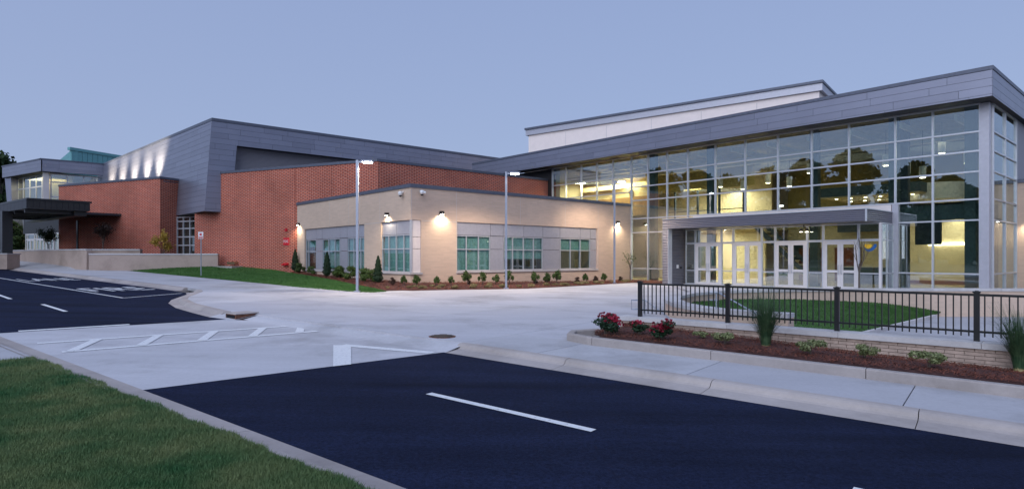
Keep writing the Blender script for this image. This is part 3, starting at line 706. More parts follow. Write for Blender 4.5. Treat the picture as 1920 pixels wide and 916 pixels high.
# brick block left of it, with the tall stair window
X0 = V2((-28.87, 50.3)); XL = X0 + w * 13.76
bx = empty('brick_block', bk(X0, 1.6), 'lower red brick block with grey flashing beside the far canopy', 'building')
m = MB(); m.box(XL, DH, 0, 13.76, 0, .35, 1, HZ - .18); m.box(X0, wp, .352, 1.75, 0, .35, 1, HZ - .18); m.box(XL, wp, .352, 10, -.35, 0, 1, HZ - .18); m.build('wall', M['redbrick'], bx)
m = MB(); m.box(XL, DH, -.05, 13.81, -.05, .4, HZ - .178, HZ); m.box(X0, wp, .36, 1.8, -.05, .4, HZ - .178, HZ); m.build('parapet_flashing', M['flash'], bx)
rf = [bk(X0 + wp * .3, HZ - .4), bk(X0 + wp * 3, HZ - .4), bk(XL + wp * 14, HZ - .4), bk(XL + wp * .3, HZ - .4)]
MB().hexa(rf, [p + V2((0, 0, .1)) for p in rf]).build('flat_roof', M['flash'], bx)
sw0 = X0 + wp * 1.45
framed(bx, sw0, DH, .05, 2.5, 1.2, 5.6, (.85, 1.65), (2.2, 3.2, 3.9, 4.6, 5.2), .0, .1, M['alu'], M['glassw'], 'stair_window')
MB().box(sw0, DH, -.3, 3, .4, .5, 1, 5.65).build('room_shell', M['darkroom'], bx)

# ------------------------------------------------------------------ far entrance: glazed pavilion, canopy, roof monitor
pv = empty('far_entrance_pavilion', (-53.4, 70, 2.2), 'far glazed entrance pavilion with grey metal fascia above the dark canopy', 'building')
PC = V2((-53.4, 70.)); pd = V2((-.844, .536)); PLn = 10.7
PLp = PC + pd * PLn; pdr = -pd
pn = V2((-pd.y * 1, pd.x)); pn = V2((-.536, -.844))
fa = MB(); fa.box(PLp, pdr, 0, PLn, -.4, 0, 11.95, 13.4); fa.box(PC, v, 0, 6.4, -.4, 0, 11.95, 13.4); fao = fa.build('fascia', M['panelback'], pv)
clad(fao, [(0, 11.95), (PLn + .3, 11.95), (PLn + .3, 13.25), (0, 13.25)], lambda a, z: V2((PLp.x + pdr.x * a + pn.x * .4, PLp.y + pdr.y * a + pn.y * .4, z)), (pn.x, pn.y, 0), .42, 3.2, M['panel'])
clad(fao, [(-.2, 11.95), (6.4, 11.95), (6.4, 13.25), (-.2, 13.25)], lambda a, z: V2((PC.x + v.x * a - u.x * .4, PC.y + v.y * a - u.y * .4, z)), (-u.x, -u.y, 0), .42, 3.2, M['panel'])
m = MB(); m.box(PLp, pdr, -.1, PLn, -.46, .2, 13.252, 13.42); m.box(PC, v, -.4, 6.4, -.46, .2, 13.25, 13.418); m.build('roof_edge', M['flash'], pv)
MB().box(PLp, pdr, 0, PLn, .0, 8, 11.9, 12.0).build('soffit', M['bronze'], pv)
framed(pv, PLp, pdr, 1.6, PLn - .5, 5, 11.9, (3.2, 5.0, 6.8, 8.4), (7.4, 9.0, 10.5), .6, .14, M['alu'], M['glass'], 'curtain_wall')
framed(pv, PC, v, .6, 6.3, 5, 11.9, (2.2, 3.8, 5.3), (7.4, 9.2, 10.9), .6, .14, M['alu'], M['glass'], 'curtain_wall')
MB().box(PC, v, -.1, .5, .1, .7, 2, 11.9).build('corner_column', M['doorwhite'], pv)
MB().prism([(PLp.x - .2, PLp.y, 11.95), (PLp.x + 1.3, PLp.y - .9, 11.95), (PLp.x + 1.6, PLp.y - 1, 5), (PLp.x + 1.0, PLp.y - .7, 5)], (.5, .8, 0)).build('leaning_fin', M['panel'], pv)
MB().box(PC, v, .5, 7, 3.0, 3.2, 2, 12).build('inner_wall', M['cream'], pv)
MB().box(PLp, pdr, 1.6, PLn - .3, 3, 3.2, 2, 12).build('inner_wall', M['yellow'], pv); MB().box(PLp, pdr, 1.3, 1.58, .7, 3.2, 2, 12).build('end_wall', M['panel'], pv)
# glazed doors under the canopy
E0 = V2((-.739 * 63, 63.)); EL = E0 + pd * 8.2
dg = framed(pv, EL, pdr, 0, 8.2, 2.0, 4.75, (.5, 2.3, 2.9, 4.7, 5.3, 7.1), (4.15,), 0, .1, M['doorwhite'], M['glass'], 'door_screen')
for a in (.55, 2.95, 5.35):
    for k in (0, 1):
        d_ = framed(pv, EL, pdr, a + k * .86 + .02, a + k * .86 + .85, 2.02, 4.1, (), (3.0,), -.03, .13, M['doorwhite'], M['glass'], 'door')
MB().box(EL, pdr, -.5, 8.2, .0, .3, 4.75, 6.6).build('spandrel', M['bronze'], pv)
MB().box(EL, pdr, 0, 9, 3.0, 3.2, 2, 6).build('inner_wall', M['cream'], pv)

cy = empty('entrance_canopy', (-34.8, 44, 1.6), 'dark metal entrance canopy with sloping fascia on a square column', 'canopy')
cd, cn_ = V2((-.785, .62)), V2((.62, .785)); K0 = V2((-34.8, 44.)); CL_ = K0 + cd * 13
m = MB(); m.box(CL_, -cd, 0, 13, 0, 3.9, 5.72, 6.33); m.build('roof_deck', M['canopy'], cy)
MB().box(CL_, -cd, -.1, 13.1, -.05, 4.0, 6.331, 6.46).build('roof_edge', M['black'], cy)
for i in range(11): MB().box(K0, cn_, i * .355 + .015, i * .355 + .34, -.03, -.004, 5.71, 6.32).build('fascia_sheet', M['bronze'], cy)
for i in range(13): MB().box(CL_, -cd, i + .01, i + .99, -.03, -.004, 5.71, 6.32).build('fascia_sheet', M['canopy'], cy)
MB().box(CL_, -cd, -.2, 12.6, 3.0, 3.8, 5.35, 5.70).build('lower_beam', M['black'], cy)
for i in range(5): MB().box(CL_, -cd, 1.5 + i * 2.6, 1.7 + i * 2.6, .1, 3.8, 5.45, 5.71).build('joist', M['black'], cy)
MB().box(CL_, -cd, 0, 9.0, 4.0, 9, 5.72, 5.9).build('rear_deck', M['canopy'], cy)
cc = V2((R(12) * 47, 47.)); MB().box(cc, cd, -.32, .32, -.32, .32, 2.4, 5.72).build('column', M['black'], cy)
MB().box(V2((-38.8, 55.0)), cd, -.2, .2, -.2, .2, 1.8, 5.5).build('column', M['black'], cy)
pr = empty('column_pier', bk(cc, 1.5), 'low tan pier with pale cap under the canopy column', 'pier')
MB().box(cc, (1, 0), -3.2, .55, -.6, .6, 1.3, 2.42).build('pier_body', M['stonewall'], pr); MB().box(cc, (1, 0), -3.25, .6, -.65, .65, 2.422, 2.5).build('cap', M['cap'], pr)

rm = empty('roof_monitor', (-60, 95, 12), 'teal standing seam roof monitor rising behind the far pavilion', 'roof monitor')
q0, q1 = V2((R(133) * 95, 95.)), V2((R(262) * 106, 106.)); qd = (q1 - q0).normalized(); QL = (q1 - q0).length
MB().box(q0, qd, 0, QL, .02, .3, 11, 18.7).build('body', M['teal'], rm)
n_ = 14
for i in range(n_): MB().box(q0, qd, QL * i / n_ + .03, QL * (i + 1) / n_ - .03, -.12, .0, 12, 18.7).build('seam_panel', M['teal'], rm)
MB().box(q0, qd, -.3, QL + .3, -.25, .35, 18.75, 19.2).build('roof_band', M['teal'], rm)
MB().prism([(q0.x, q0.y, 18.74), (q0.x, q0.y, 12), (q0.x - 3.4, q0.y + 2, 12), (q0.x - 3.4, q0.y + 2, 17.4)], (.5, .8, 0)).build('hip_slope', M['teal'], rm)

# low retaining walls by the far entrance
def cap_wall(name, pts, z0, zt, th, mat, label, grp=None):
    e = empty(name, (*pts[0][:2], z0), label, 'wall', grp)
    path = [V2((p[0], p[1], 0)) for p in pts]
    MB().sweep(path, [(0, z0), (th, z0), (th, zt - .1), (0, zt - .1)]).build('wall_body', mat, e)
    kerb = path; L = 0
    for a, b in zip(path, path[1:]):
        n = max(1, round((b - a).length / 2.4)); 
        for i in range(n):
            p, q = a.lerp(b, i / n), a.lerp(b, (i + 1) / n); d = (q - p).normalized() * .004
            MB().sweep([p + d, q - d], [(-.04, zt - .098), (th + .04, zt - .098), (th + .04, zt), (-.04, zt)]).build('capstone', M['cap'], e)
    return e
cap_wall('retaining_wall', [W1b, W1a][::-1], 1.2, 2.48, .35, M['stonewall'], 'low tan retaining wall with pale cap standing on the lawn edge')
cap_wall('retaining_wall', [(R(267) * 47.6, 47.6), (R(172) * 47.3, 47.3)][::-1], 1.2, 2.83, .35, M['stonewall'], 'tan planter wall with pale cap just behind the lawn edge wall')
cap_wall('retaining_wall', [(R(172) * 46.1, 46.1), (R(120) * 48.3, 48.3), (R(85) * 50.3, 50.3), (R(30) * 54, 54.)][::-1], 1.2, 2.83, .35, M['stonewall'], 'tan wall with pale cap following the ramp up to the far doors')

# ------------------------------------------------------------------ glazed lobby
lb = empty('lobby_building', bk(C, FZ), 'tall glass fronted lobby with deep grey metal roof fascia', 'building')
fb = lambda px: hit(C, u, px)[0]
CT = 9.59
fx = [fb(q) for q in (1183.5, 1214.6, 1250.4, 1289.3, 1341, 1397, 1458.4, 1521.6, 1591.5, 1678.4, 1748.7, 1837.5)]
fxl = [29.01, fb(1060.5), fb(1089.4), fb(1118.7), fb(1149), fx[0]]
hzs = [FZ + .02, 1.39, 4.0, 5.01, 6.34, 7.33, 8.26, CT]
VB, VE = 3.73, 15.3                                     # vestibule span along the facade
DF = -u; CF = C + u * 30.                               # facade runs from far end to the corner, inside on the left (= +v)
fl = lambda b: 30. - b
def bar(b0, b1, z0, z1, d0=-.03, d1=.14, name='mullion', mat=None, O=CF, D=DF): return MB().box(O, D, b0, b1, d0, d1, z0, z1).build(name, mat or M['alu'], lb)
def pane(O, D, a, b, z0, z1, d=.05): MB().box(O, D, a + .02, b - .02, d, d + .008, z0 + .02, z1 - .02).build('pane', M['glass'], lb)
for i, b in enumerate(fx):
    low = 5.01 if (VB + .1 < b < VE - .2) else FZ
    bar(fl(b) - .04, fl(b) + .04, low, CT)
for b in fxl[:-1]: bar(fl(b) - .04, fl(b) + .04, 6.0, CT)
for z in hzs:
    if z in (1.39, 4.0, hzs[0]):
        bar(fl(fx[0]), fl(17.75), z - .035, z + .035, -.02, .12, 'transom'); bar(fl(VB - .1), fl(0), z - .035, z + .035, -.02, .12, 'transom')
    else:
        bar(fl(fx[0]), fl(0), z - .04, z + .04, -.02, .12, 'transom')
for z in (7.0, 8.15, CT): bar(fl(29.01), fl(fx[0]), z - .035, z + .035, -.02, .12, 'transom')
for a, b in zip(fx, fx[1:]):
    for z0, z1 in zip(hzs, hzs[1:]):
        mid = (a + b) / 2
        if z1 <= 5.02 and VB + .05 < mid < 17.7: continue
        pane(CF, DF, fl(a), fl(b), z0, z1)
for a, b in zip(fxl, fxl[1:]):
    for z0, z1 in ((6.15, 7.0), (7.0, 8.15), (8.15, CT)): pane(CF, DF, fl(a), fl(b), z0, z1)
bar(fl(15.6), fl(VB + .05), 4.62, 4.95, -.12, .05, 'sill_band', M['white'])
MB().box(CF, DF, fl(.02), fl(-.36), -.05, .3, FZ, CT).build('corner_column', M['alupanel'], lb)
MB().box(CF, DF, fl(VB + .02), fl(VB - .26), -.08, .3, FZ, 5.0).build('column', M['alupanel'], lb)
# return glazing on the side, ribbed siding beyond
ra = [.45, 3.1, 5.8]
for a in ra: MB().box(C, v, a - .04, a + .04, -.45, -.3, FZ, CT).build('mullion', M['alu'], lb)
for z in hzs: MB().box(C, v, .4, 5.84, -.44, -.31, z - .035, z + .035).build('transom', M['alu'], lb)
for a, b in zip(ra, ra[1:]):
    for z0, z1 in zip(hzs, hzs[1:]): pane(C, v, a, b, z0, z1, -.38)
MB().box(C, v, 5.85, 14, -.44, -.1, 6.0, CT).build('side_siding', M['corrug'], lb)
# roof fascia
Kc = C - v * 1.3 - u * .72; FT, FBt = 10.97, 9.6; FLn = 39.
Kf = Kc + u * FLn
fo = MB().box(Kf, DF, 0, FLn, .02, .3, FBt, FT).box(Kc, v, .31, 15, .02, .3, FBt, FT).build('roof_fascia', M['panelback'], lb)
clad(fo, [(0, FBt), (FLn, FBt), (FLn, FT - .16), (0, FT - .16)], lambda a, z: V2((Kf.x + DF.x * a + v.x * .02, Kf.y + DF.y * a + v.y * .02, z)), (-v.x, -v.y, 0), .37, 3.2, M['panel'])
clad(fo, [(0, FBt), (15, FBt), (15, FT - .16), (0, FT - .16)], lambda a, z: V2((Kc.x + v.x * a + u.x * .02, Kc.y + v.y * a + u.y * .02, z)), (-u.x, -u.y, 0), .37, 3.2, M['panel'])
m = MB(); m.box(Kf, DF, 0, FLn + .03, -.03, .3, FT - .155, FT + .02); m.box(Kc, v, .305, 15, -.03, .3, FT - .155, FT + .021); m.build('roof_edge', M['flash'], lb)
MB().box(Kf, DF, .1, FLn - .32, .32, 1.25, FBt + .012, FBt + .08).box(Kc, v, 1.3, 15, .32, .7, FBt + .01, FBt + .08).build('soffit', M['bronze'], lb)
MB().box(Kf, DF, .1, FLn - .32, .32, 26, FT - .3, FT - .2).build('flat_roof', M['flash'], lb)
MB().box(Kf, DF, 0, fl(29.0) - 30 + FLn - 9, 1.2, 1.4, 8.3, FBt).build('end_siding', M['corrug'], lb) if False else None
# interior
def ib(name, mat, a0, a1, b0, b1, z0, z1): return MB().box(CF, DF, fl(b1), fl(b0), a0, a1, z0, z1).build(name, mat, lb)
ib('floor', M['floor'], .16, 16, -.3, 29, FZ - .2, FZ)
ib('ceiling', M['deck'], .16, 16, -.3, 29, 9.62, 9.7)
for i in range(12): ib('ceiling_joist', M['ceil'], .3, 15, 1 + i * 2.4, 1.12 + i * 2.4, 9.0, 9.3)
for a in (3., 7.): ib('duct', M['ceil'], a, a + .5, .5, 28.5, 8.5, 8.95)
ib('back_wall', M['yellow'], 11.5, 11.8, -.3, 14.5, 4.4, 9.6)
ib('back_wall', M['cream'], 11.5, 11.8, -.3, 14.5, FZ, 4.38)
ib('end_wall', M['yellow'], 6.0, 16, -.32, -.12, FZ, 9.6)
ib('bulkhead', M['tealw'], 4.2, 10.5, 3.6, 9.2, 6.0, 6.55)
ib('bulkhead_underside', M['cream'], 4.25, 10.45, 3.65, 9.15, 5.93, 5.998)
MB().lathe(bk(C + u * 3.6 + v * 7.3, 5.6), [(1.9, 0), (1.9, .95)], 28).build('round_drum', M['camwhite'], lb)
ib('slate_wall', M['slate'], 10.6, 10.9, 2.6, 10.5, 4.0, 5.75)
ib('slate_wall', M['slate'], 3.2, 3.5, 2.4, 3.6, 2.9, 4.4)
ib('slate_wall', M['slate'], 7.2, 7.5, .6, 2.0, FZ, 5.2)
ib('slate_wall', M['slate'], 7.2, 7.5, -.1, .6, 3.0, 5.2)
ib('inner_lintel', M['tealw'], .5, .9, -.1, VB, 4.1, 4.85)
ib('corridor_wall', M['cream'], 9.6, 9.8, -.3, 6, FZ, 5.2)
ib('corridor_door', M['wood'], 9.45, 9.58, .35, .95, FZ, 2.7)
ib('skirting', M['wood'], 9.5, 9.597, 1.0, 6, FZ + .002, FZ + .22)
ib('wall_strip_lamp', M['strip'], 9.45, 9.58, 2.4, 4.6, 2.95, 3.12)
ib('inner_column', M['slate'], 1.6, 2.0, 3.5, 3.9, FZ, 9.6)
for b in (.25, 3.6, 7.7, 14.4, 19): ib('structural_column', M['tealw'], .35, .75, b, b + .45, FZ, 9.6)
# two-storey lit block at the far end
ib('mezzanine_slab', M['ceil'], 5, 16, 14.6, 29, 4.3, 4.7)
ib('mezzanine_wall', M['cream'], 9, 9.2, 14.6, 29, 4.7, 9.6)
ib('ground_wall', M['cream'], 8, 8.2, 14.6, 24, FZ, 4.3)
ib('mezzanine_fascia', M['yellow'], 4.9, 5, 13.9, 29, 7.3, 9.6)
for b in (14.7, 16.6, 18.4, 20.4): ib('mezzanine_post', M['slate'], 5, 5.15, b, b + .12, 4.7, 7.3)
for z in (5.2, 5.7): ib('mezzanine_rail', M['slate'], 5.0, 5.06, 14.7, 21, z, z + .06)
ib('grey_booth', M['alupanel'], 3, 4.5, 17.2, 18.6, FZ, 3.0)
ib('curtain', M['curtain'], 3.0, 3.1, 21.4, 27.2, 5.5, 7.0); ib('ceiling_beam', M['cream'], 2.6, 2.9, 21, 29, 7.7, 8.05)
ib('upper_wall', M['cream'], 3.4, 3.5, 21, 29, 5.5, 8.9); ib('side_partition', M['ceil'], .3, 4, 28.4, 28.9, 5.9, 9.6)
ib('wall_speaker', M['black'], 3.2, 3.38, 23.2, 23.5, 7.05, 7.6)
for q in range(14): 
    a = .8 + (q * 37 % 26) / 10; ib('roof_pipe', M['deck'] if q % 2 else M['ceil'], a, a + .12, 21.2, 28.3, 8.3 + q * .09, 8.36 + q * .09)
for k in range(13): ib('stair_step', M['ceil'], 6.2, 7.9, 14.4 - .3 * (k + 1), 14.4 - .3 * k, 4.35 - .3 * (k + 1), 4.42 - .3 * (k + 1) + .0)
for a in (6.12, 7.92): MB().prism([V2((*(C + v * a + u * 14.5), 4.3)), V2((*(C + v * a + u * 14.5), 4.75)), V2((*(C + v * a + u * 10.4), .85)), V2((*(C + v * a + u * 10.4), FZ))], V2((v.x, v.y, 0)) * .06).build('stair_stringer', M['slate'], lb)
ib('reception_counter', M['slate'], 6.6, 7.4, 5.6, 8.6, FZ, 1.55); ib('counter_top', M['cap'], 6.5, 7.5, 5.5, 8.7, 1.552, 1.6)
for b in (9.2, 11.8): ib('inner_door', M['wood'], 11.4, 11.497, b, b + 1.8, FZ, 2.9)
for b in (2.0, 4.4, 12.9): ib('wall_board', M['tealw'], 11.42, 11.497, b, b + 1.3, 2.0, 3.2)
ib('end_siding', M['bronze'], .12, .3, 29.03, 38.8, 7.2, 9.61)
def pendant(px, py, a):
    b = hit(C + v * a, u, px); p = b[1]; z = H - K(py) * p.y
    e = empty('pendant_lamp', (p.x, p.y, z - .3), 'pale cylinder pendant lamp hanging inside the glass lobby', 'lamp', 'pendant lamps in the lobby')
    MB().lathe((p.x, p.y, z - .32), [(.17, 0), (.17, .62)], 16).build('lamp_shade', M['camwhite'], e); MB().tube([(p.x, p.y, z + .29), (p.x, p.y, 9.5)], .012, 6).build('rod', M['black'], e)
    MB().lathe((p.x, p.y, z - .335), [(.14, 0), (.14, .012)], 16).build('bulb', M['bulb'], e)
for px, py in ((1351, 342), (1393, 346), (1440, 334), (1480, 340), (1518, 315), (1661, 300), (1701, 314), (1730, 322), (1766, 276), (1814, 294)): pendant(px, py, 4.2 if px < 1600 else 3.0)
for i in range(6):
    for j in range(2):
        p = C + v * (5.3 + j * 2.4) + u * (4.3 + i * .85)
        e = empty('downlight', (p.x, p.y, 5.9), 'small lit downlight in the soffit of the teal bulkhead', 'lamp', 'downlights under the bulkhead'); MB().lathe((p.x, p.y, 5.905), [(.09, 0), (.09, .03)], 14).build('lens', M['bulb'], e)

# ------------------------------------------------------------------ entrance vestibule
ve = empty('entrance_vestibule', bk(C + u * VB - v * 3.76, FZ), 'entrance vestibule with ribbed grey portal and four double glass doors', 'vestibule')
Vr = C + u * VB - v * 3.76                              # front right corner
VLn = 11.75
Vl = Vr + u * VLn
pr_ = MB(); pr_.box(Vl, DF, 0, VLn, 0, .3, 3.97, 4.55); pr_.box(Vl, DF, 0, .4, 0.002, .3, FZ - .1, 3.968); pr_.build('portal_front', M['corrugd'], ve)
MB().box(Vr, v, .302, 3.7, 0, .25, 3.97, 4.55).build('portal_side', M['corrugd'], ve)
MB().box(Vl, DF, -.02, .4, .302, 3.7, FZ - .1, 4.54).build('jamb_wall', M['corrugd'], ve)
MB().box(Vl, DF, .402, .44, -.012, .4, FZ, 3.965).build('jamb_trim', M['alu'], ve)
m = MB(); m.box(Vl, DF, -.03, VLn + .03, -.03, .3, 4.552, 4.6); m.box(Vr, v, .303, 3.7, -.03, .25, 4.552, 4.601); m.build('roof_edge', M['alu'], ve)
MB().box(Vr, v, -.02, .04, -.02, .06, 3.96, 4.551).build('corner_trim', M['alu'], ve)
MB().box(Vl, DF, .41, VLn - .26, .31, 3.65, 4.3, 4.5).build('flat_roof', M['bronze'], ve)
MB().box(Vl, DF, .41, VLn - .26, .31, 1.9, 3.99, 4.03).build('soffit', M['bronze'], ve)
Q = V2((18.62, 31.0)); QL_ = Q + u * 11.3
dx = lambda px: 11.3 - hit(Q, u, px)[0]
FH, FTn, FM = 3.96, 3.08, 1.37
sd_ = [(1285, 1303.4), (1352.2, 1374.3), (1427.5, 1453), (1513, 1543), (1609.2, 1650)]
dr_ = [(1303.4, 1352.2), (1374.3, 1427.5), (1453, 1513), (1543, 1609.2)]
for a, b in sd_: framed(ve, QL_, DF, dx(a), dx(b), FZ, FTn, (), (FM,), 0, .06, M['alu'], M['glass'], 'sidelight', .1)
allx = sorted({q for ab in sd_ + dr_ for q in ab})
for a, b in zip(allx, allx[1:]): framed(ve, QL_, DF, dx(a), dx(b), FTn + .002, FH, (), (), 0, .055, M['alu'], M['glass'], 'transom_light', .1)
for i, (a, b) in enumerate(dr_):
    a, b = dx(a), dx(b); MB().box(QL_, DF, a, a + .06, -.01, .1, FZ, FTn).box(QL_, DF, b - .06, b, -.01, .1, FZ, FTn).box(QL_, DF, a + .06, b - .06, -.01, .1, FTn - .06, FTn).build('door_frame', M['doorwhite'], ve)
    mid = (a + b) / 2
    for k, (p, q) in enumerate(((a + .065, mid - .005), (mid + .005, b - .065))):
        d_ = framed(ve, QL_, DF, p, q, FZ + .015, FTn - .065, (), (FZ + .95,), .0, .14, M['doorwhite'], M['glass'], 'door', .06)
        hx_ = q - .07 if k == 0 else p + .07
        c0 = QL_ + DF * hx_ - v * .0
        MB().tube([(c0.x, c0.y, FZ + .8), (c0.x - v.x * .09, c0.y - v.y * .09, FZ + .85), (c0.x - v.x * .09, c0.y - v.y * .09, FZ + 1.25), (c0.x, c0.y, FZ + 1.3)], .014, 6).build('handle', M['galv'], d_)
MB().box(Q, v, -.02, .1, -.05, .06, FZ, FH).build('corner_post', M['doorwhite'], ve)
framed(ve, Q, v, .1, 1.85, FZ, FH, (.9,), (FM, FTn), -.05, .05, M['alu'], M['glass'], 'side_glazing', .08)
MB().box(QL_, DF, 0, 11.3, -.25, 3.4, FZ - .12, FZ - .003).build('threshold_slab', M['walk'], ve)
# wall fittings on the jamb
jb = Vl + DF * .4
MB().box(jb, v, .95, 1.1, -.06, -.002, 1.5, 1.72).build('call_panel', M['camwhite'], ve); MB().box(jb, v, 1.35, 1.45, -.06, -.002, 1.48, 1.6).build('card_reader', M['black'], ve)
# emblem on the last sidelight
em = Q + u * hit(Q, u, 1632)[0] - v * .02; ez = 2.2 + .019 * 31.5
e = empty('glass_emblem', (em.x, em.y, ez), 'yellow and blue wave emblem stuck on the glass beside the doors', 'emblem')
def arcpoly(c, r0, r1, a0, a1, n=14, sx=1.):
    pts = [(c[0] + sx * r1 * math.cos(a0 + (a1 - a0) * i / n), c[1] + r1 * math.sin(a0 + (a1 - a0) * i / n)) for i in range(n + 1)]
    return pts + [(c[0] + sx * r0 * math.cos(a1 - (a1 - a0) * i / n), c[1] + r0 * math.sin(a1 - (a1 - a0) * i / n)) for i in range(n + 1)]
e3 = lambda x, z: V2((em.x + DF.x * x, em.y + DF.y * x, ez + z))
M['embY'] = plain('emblem_yellow', (.85, .50, .02), .5); M['embB'] = plain('emblem_blue', (.01, .10, .32), .5)
MB().prism([e3(x - .1, z + .03) for x, z in [(.17 * math.cos(t), .17 * math.sin(t)) for t in [math.pi + i * math.pi / 12 for i in range(13)]] + [(.12, .05), (.06, .02), (0, .06), (-.06, .02), (-.12, .06)]], -V2((v.x, v.y, 0)) * .01).build('sun_shape', M['embY'], e)
MB().prism([e3(x - .08, z + .0) for x, z in [(-.2, -.08), (-.1, -.2), (.05, -.2), (.2, -.06), (.27, .08), (.36, .07), (.38, .03), (.36, -.08), (.22, -.24), (.02, -.32), (-.14, -.24)]], -V2((v.x, v.y, 0)) * .008).build('wave_shape', M['embB'], e)
# twin flood on the vestibule soffit
fp0 = Q + u * hit(Q, u, 1511)[0] - v * .25
e = empty('twin_floodlight', (fp0.x, fp0.y, 3.75), 'black twin headed floodlight above the entrance doors', 'lamp')
MB().tube([(fp0.x, fp0.y, 3.98), (fp0.x, fp0.y, 3.75)], .03, 8).build('stem', M['black'], e)
for k in (-1, 1):
    c0 = fp0 + u * (k * .16); MB().lathe((c0.x, c0.y, 3.6), [(.09, 0), (.1, .1), (.05, .2)], 12).build('head', M['black'], e); MB().lathe((c0.x, c0.y, 3.585), [(.075, 0), (.075, .012)], 12).build('lens', M['bulb'], e)

# ------------------------------------------------------------------ white tower and right wing
tw_c = V2((R(1536) * 48, 48.)); td = V2((-.785, .62)); tl = tw_c + td * 28.4
tw = empty('auditorium_tower', bk(tw_c, .5), 'tall pale rendered block with grey top band behind the lobby', 'building')
TN = V2((.62, .785))
MB().box(tl, -td, .02, 28.4, .02, 14, 1, 15.2).build('wall', M['tower'], tw)
MB().box(tl, -td, -.25, 28.65, -.15, 14.2, 15.2, 15.78).build('top_band', M['alupanel'], tw)
MB().box(tl, -td, -.32, 28.72, -.28, 14.3, 15.782, 15.98).build('roof_edge', M['flash'], tw)
for k in range(1, 6): MB().box(tl, -td, 28.4 * k / 6 - .015, 28.4 * k / 6 + .015, .012, .05, 9, 14.99).build('panel_joint', M['cap'], tw)
Er = C + v * 5.95 - u * -.38
rw = empty('beige_side_wing', bk(Er, .3), 'beige brick wing with grey parapet meeting the lobby side glazing', 'building')
MB().box(Er, DF, .0, 14, .0, .3, -.4, 6.2).build('wall', M['beige'], rw)
MB().box(Er, DF, .0, 14, -.06, .36, 6.201, 6.4).build('parapet_flashing', M['flash'], rw)
MB().box(Er, DF, 0, 14, .37, 9, 5.9, 6.0).build('flat_roof', M['flash'], rw)

# ------------------------------------------------------------------ terrace, round seat wall, sunken lawn, steps
ring = [(6.6, 14.65), (5.9, 15.3), (5.3, 16.0), (4.95, 17.0), (4.8, 18.2), (5.0, 20.0), (5.6, 21.8), (6.7, 23.7), (8.4, 25.3), (10., 25.9), (11.7, 26.3), (15.3, 26.9), (20.5, 26.9), (24, 26.6), (30, 26.0)]
rs = empty('seat_wall', (5.4, 20, .3), 'curved tan brick seat wall with pale stone cap round the sunken lawn', 'wall')
path = resample([V2((*p, 0)) for p in ring], 70)
MB().sweep(path, [(0, -.6), (.4, -.6), (.4, .74), (0, .74)]).build('wall_body', M['beige'], rs)
for i in range(0, 69, 3):
    pth = [p.copy() for p in path[i:min(i + 4, 70)]]
    if len(pth) > 1:
        d = (pth[1] - pth[0]).normalized() * .005; pth[0] += d; pth[-1] -= (pth[-1] - pth[-2]).normalized() * .005
        MB().sweep(pth, [(-.05, .742), (.45, .742), (.45, .85), (-.05, .85)]).build('capstone', M['cap'], rs)
tpts = [V2((8.4, 25.5, .47)), V2((11.7, 26.5, .47)), V2((20.5, 27.1, .47)), V2((31, 26.3, .47)), bk(C - u * 8 + v * .1, .47), bk(C + v * .1, .47), bk(C + u * 18.5 + v * .1, .47)]
MB().poly(tpts).build('terrace', M['concrete'], kind='structure', label='pale concrete terrace between the seat wall and the lobby doors', cat='terrace')
# sunken lawn
lpx = [(1288, 564), (1335, 561.3), (1406, 559.7), (1503, 560.7), (1583.6, 564), (1664, 569), (1729, 578), (1766, 585)]
def ring_y(px):
    r = R(px); best = None
    for a, b in zip(ring[4:], ring[5:]):
        ra, rb = a[0] / a[1], b[0] / b[1]
        if ra <= r <= rb: f = (r - ra) / (rb - ra); return a[1] + f * (b[1] - a[1])
    return 20.
bk_l = []
for px, py in lpx:
    y_ = ring_y(px) - .35; bk_l.append(V2((R(px) * y_, y_, H - K(py) * y_)))
ft_l = [V2((5.5, 17.4, .2)), V2((5.9, 16.3, .05)), V2((6.7, 15.7, -.15)), V2((8.0, 17.0, -.3)), V2((9.5, 18.4, -.3)), V2((11.9, 20.7, -.3)), V2((14.5, 23.1, -.3)), V2((17.7, 26.0, -.3))]
so_, sa_, sb_ = patch('lawn', ft_l, bk_l, M['turf'], 26, 7, 'sunken oval lawn inside the curved seat wall')
pg = patch_pts(sa_, sb_, 45000); blades('grass', pg, .06, .02, M['grass2'], .8, kind='stuff', label='short green grass of the sunken oval lawn', cat='grass')
MB().poly([(40, 8, -.36), (40, 26.5, -.36), (17.6, 27.2, -.36), (7.2, 16.3, -.36), (6.5, 15.0, -.36), (8, 12.5, -.36)]).build('pavement', M['walk'], kind='structure', label='lower concrete walk between the fence wall and the sunken lawn', cat='pavement')
kerb_run([V2((7.6, 16.5, -.34)), V2((11.95, 20.6, -.34)), V2((18.0, 26.2, -.34))], [(0, -.1), (.14, -.1), (.14, .1), (0, .1)], 2.2, M['cap'], 'straight pale stone edging along the sunken lawn', None, 'lawn_edging')

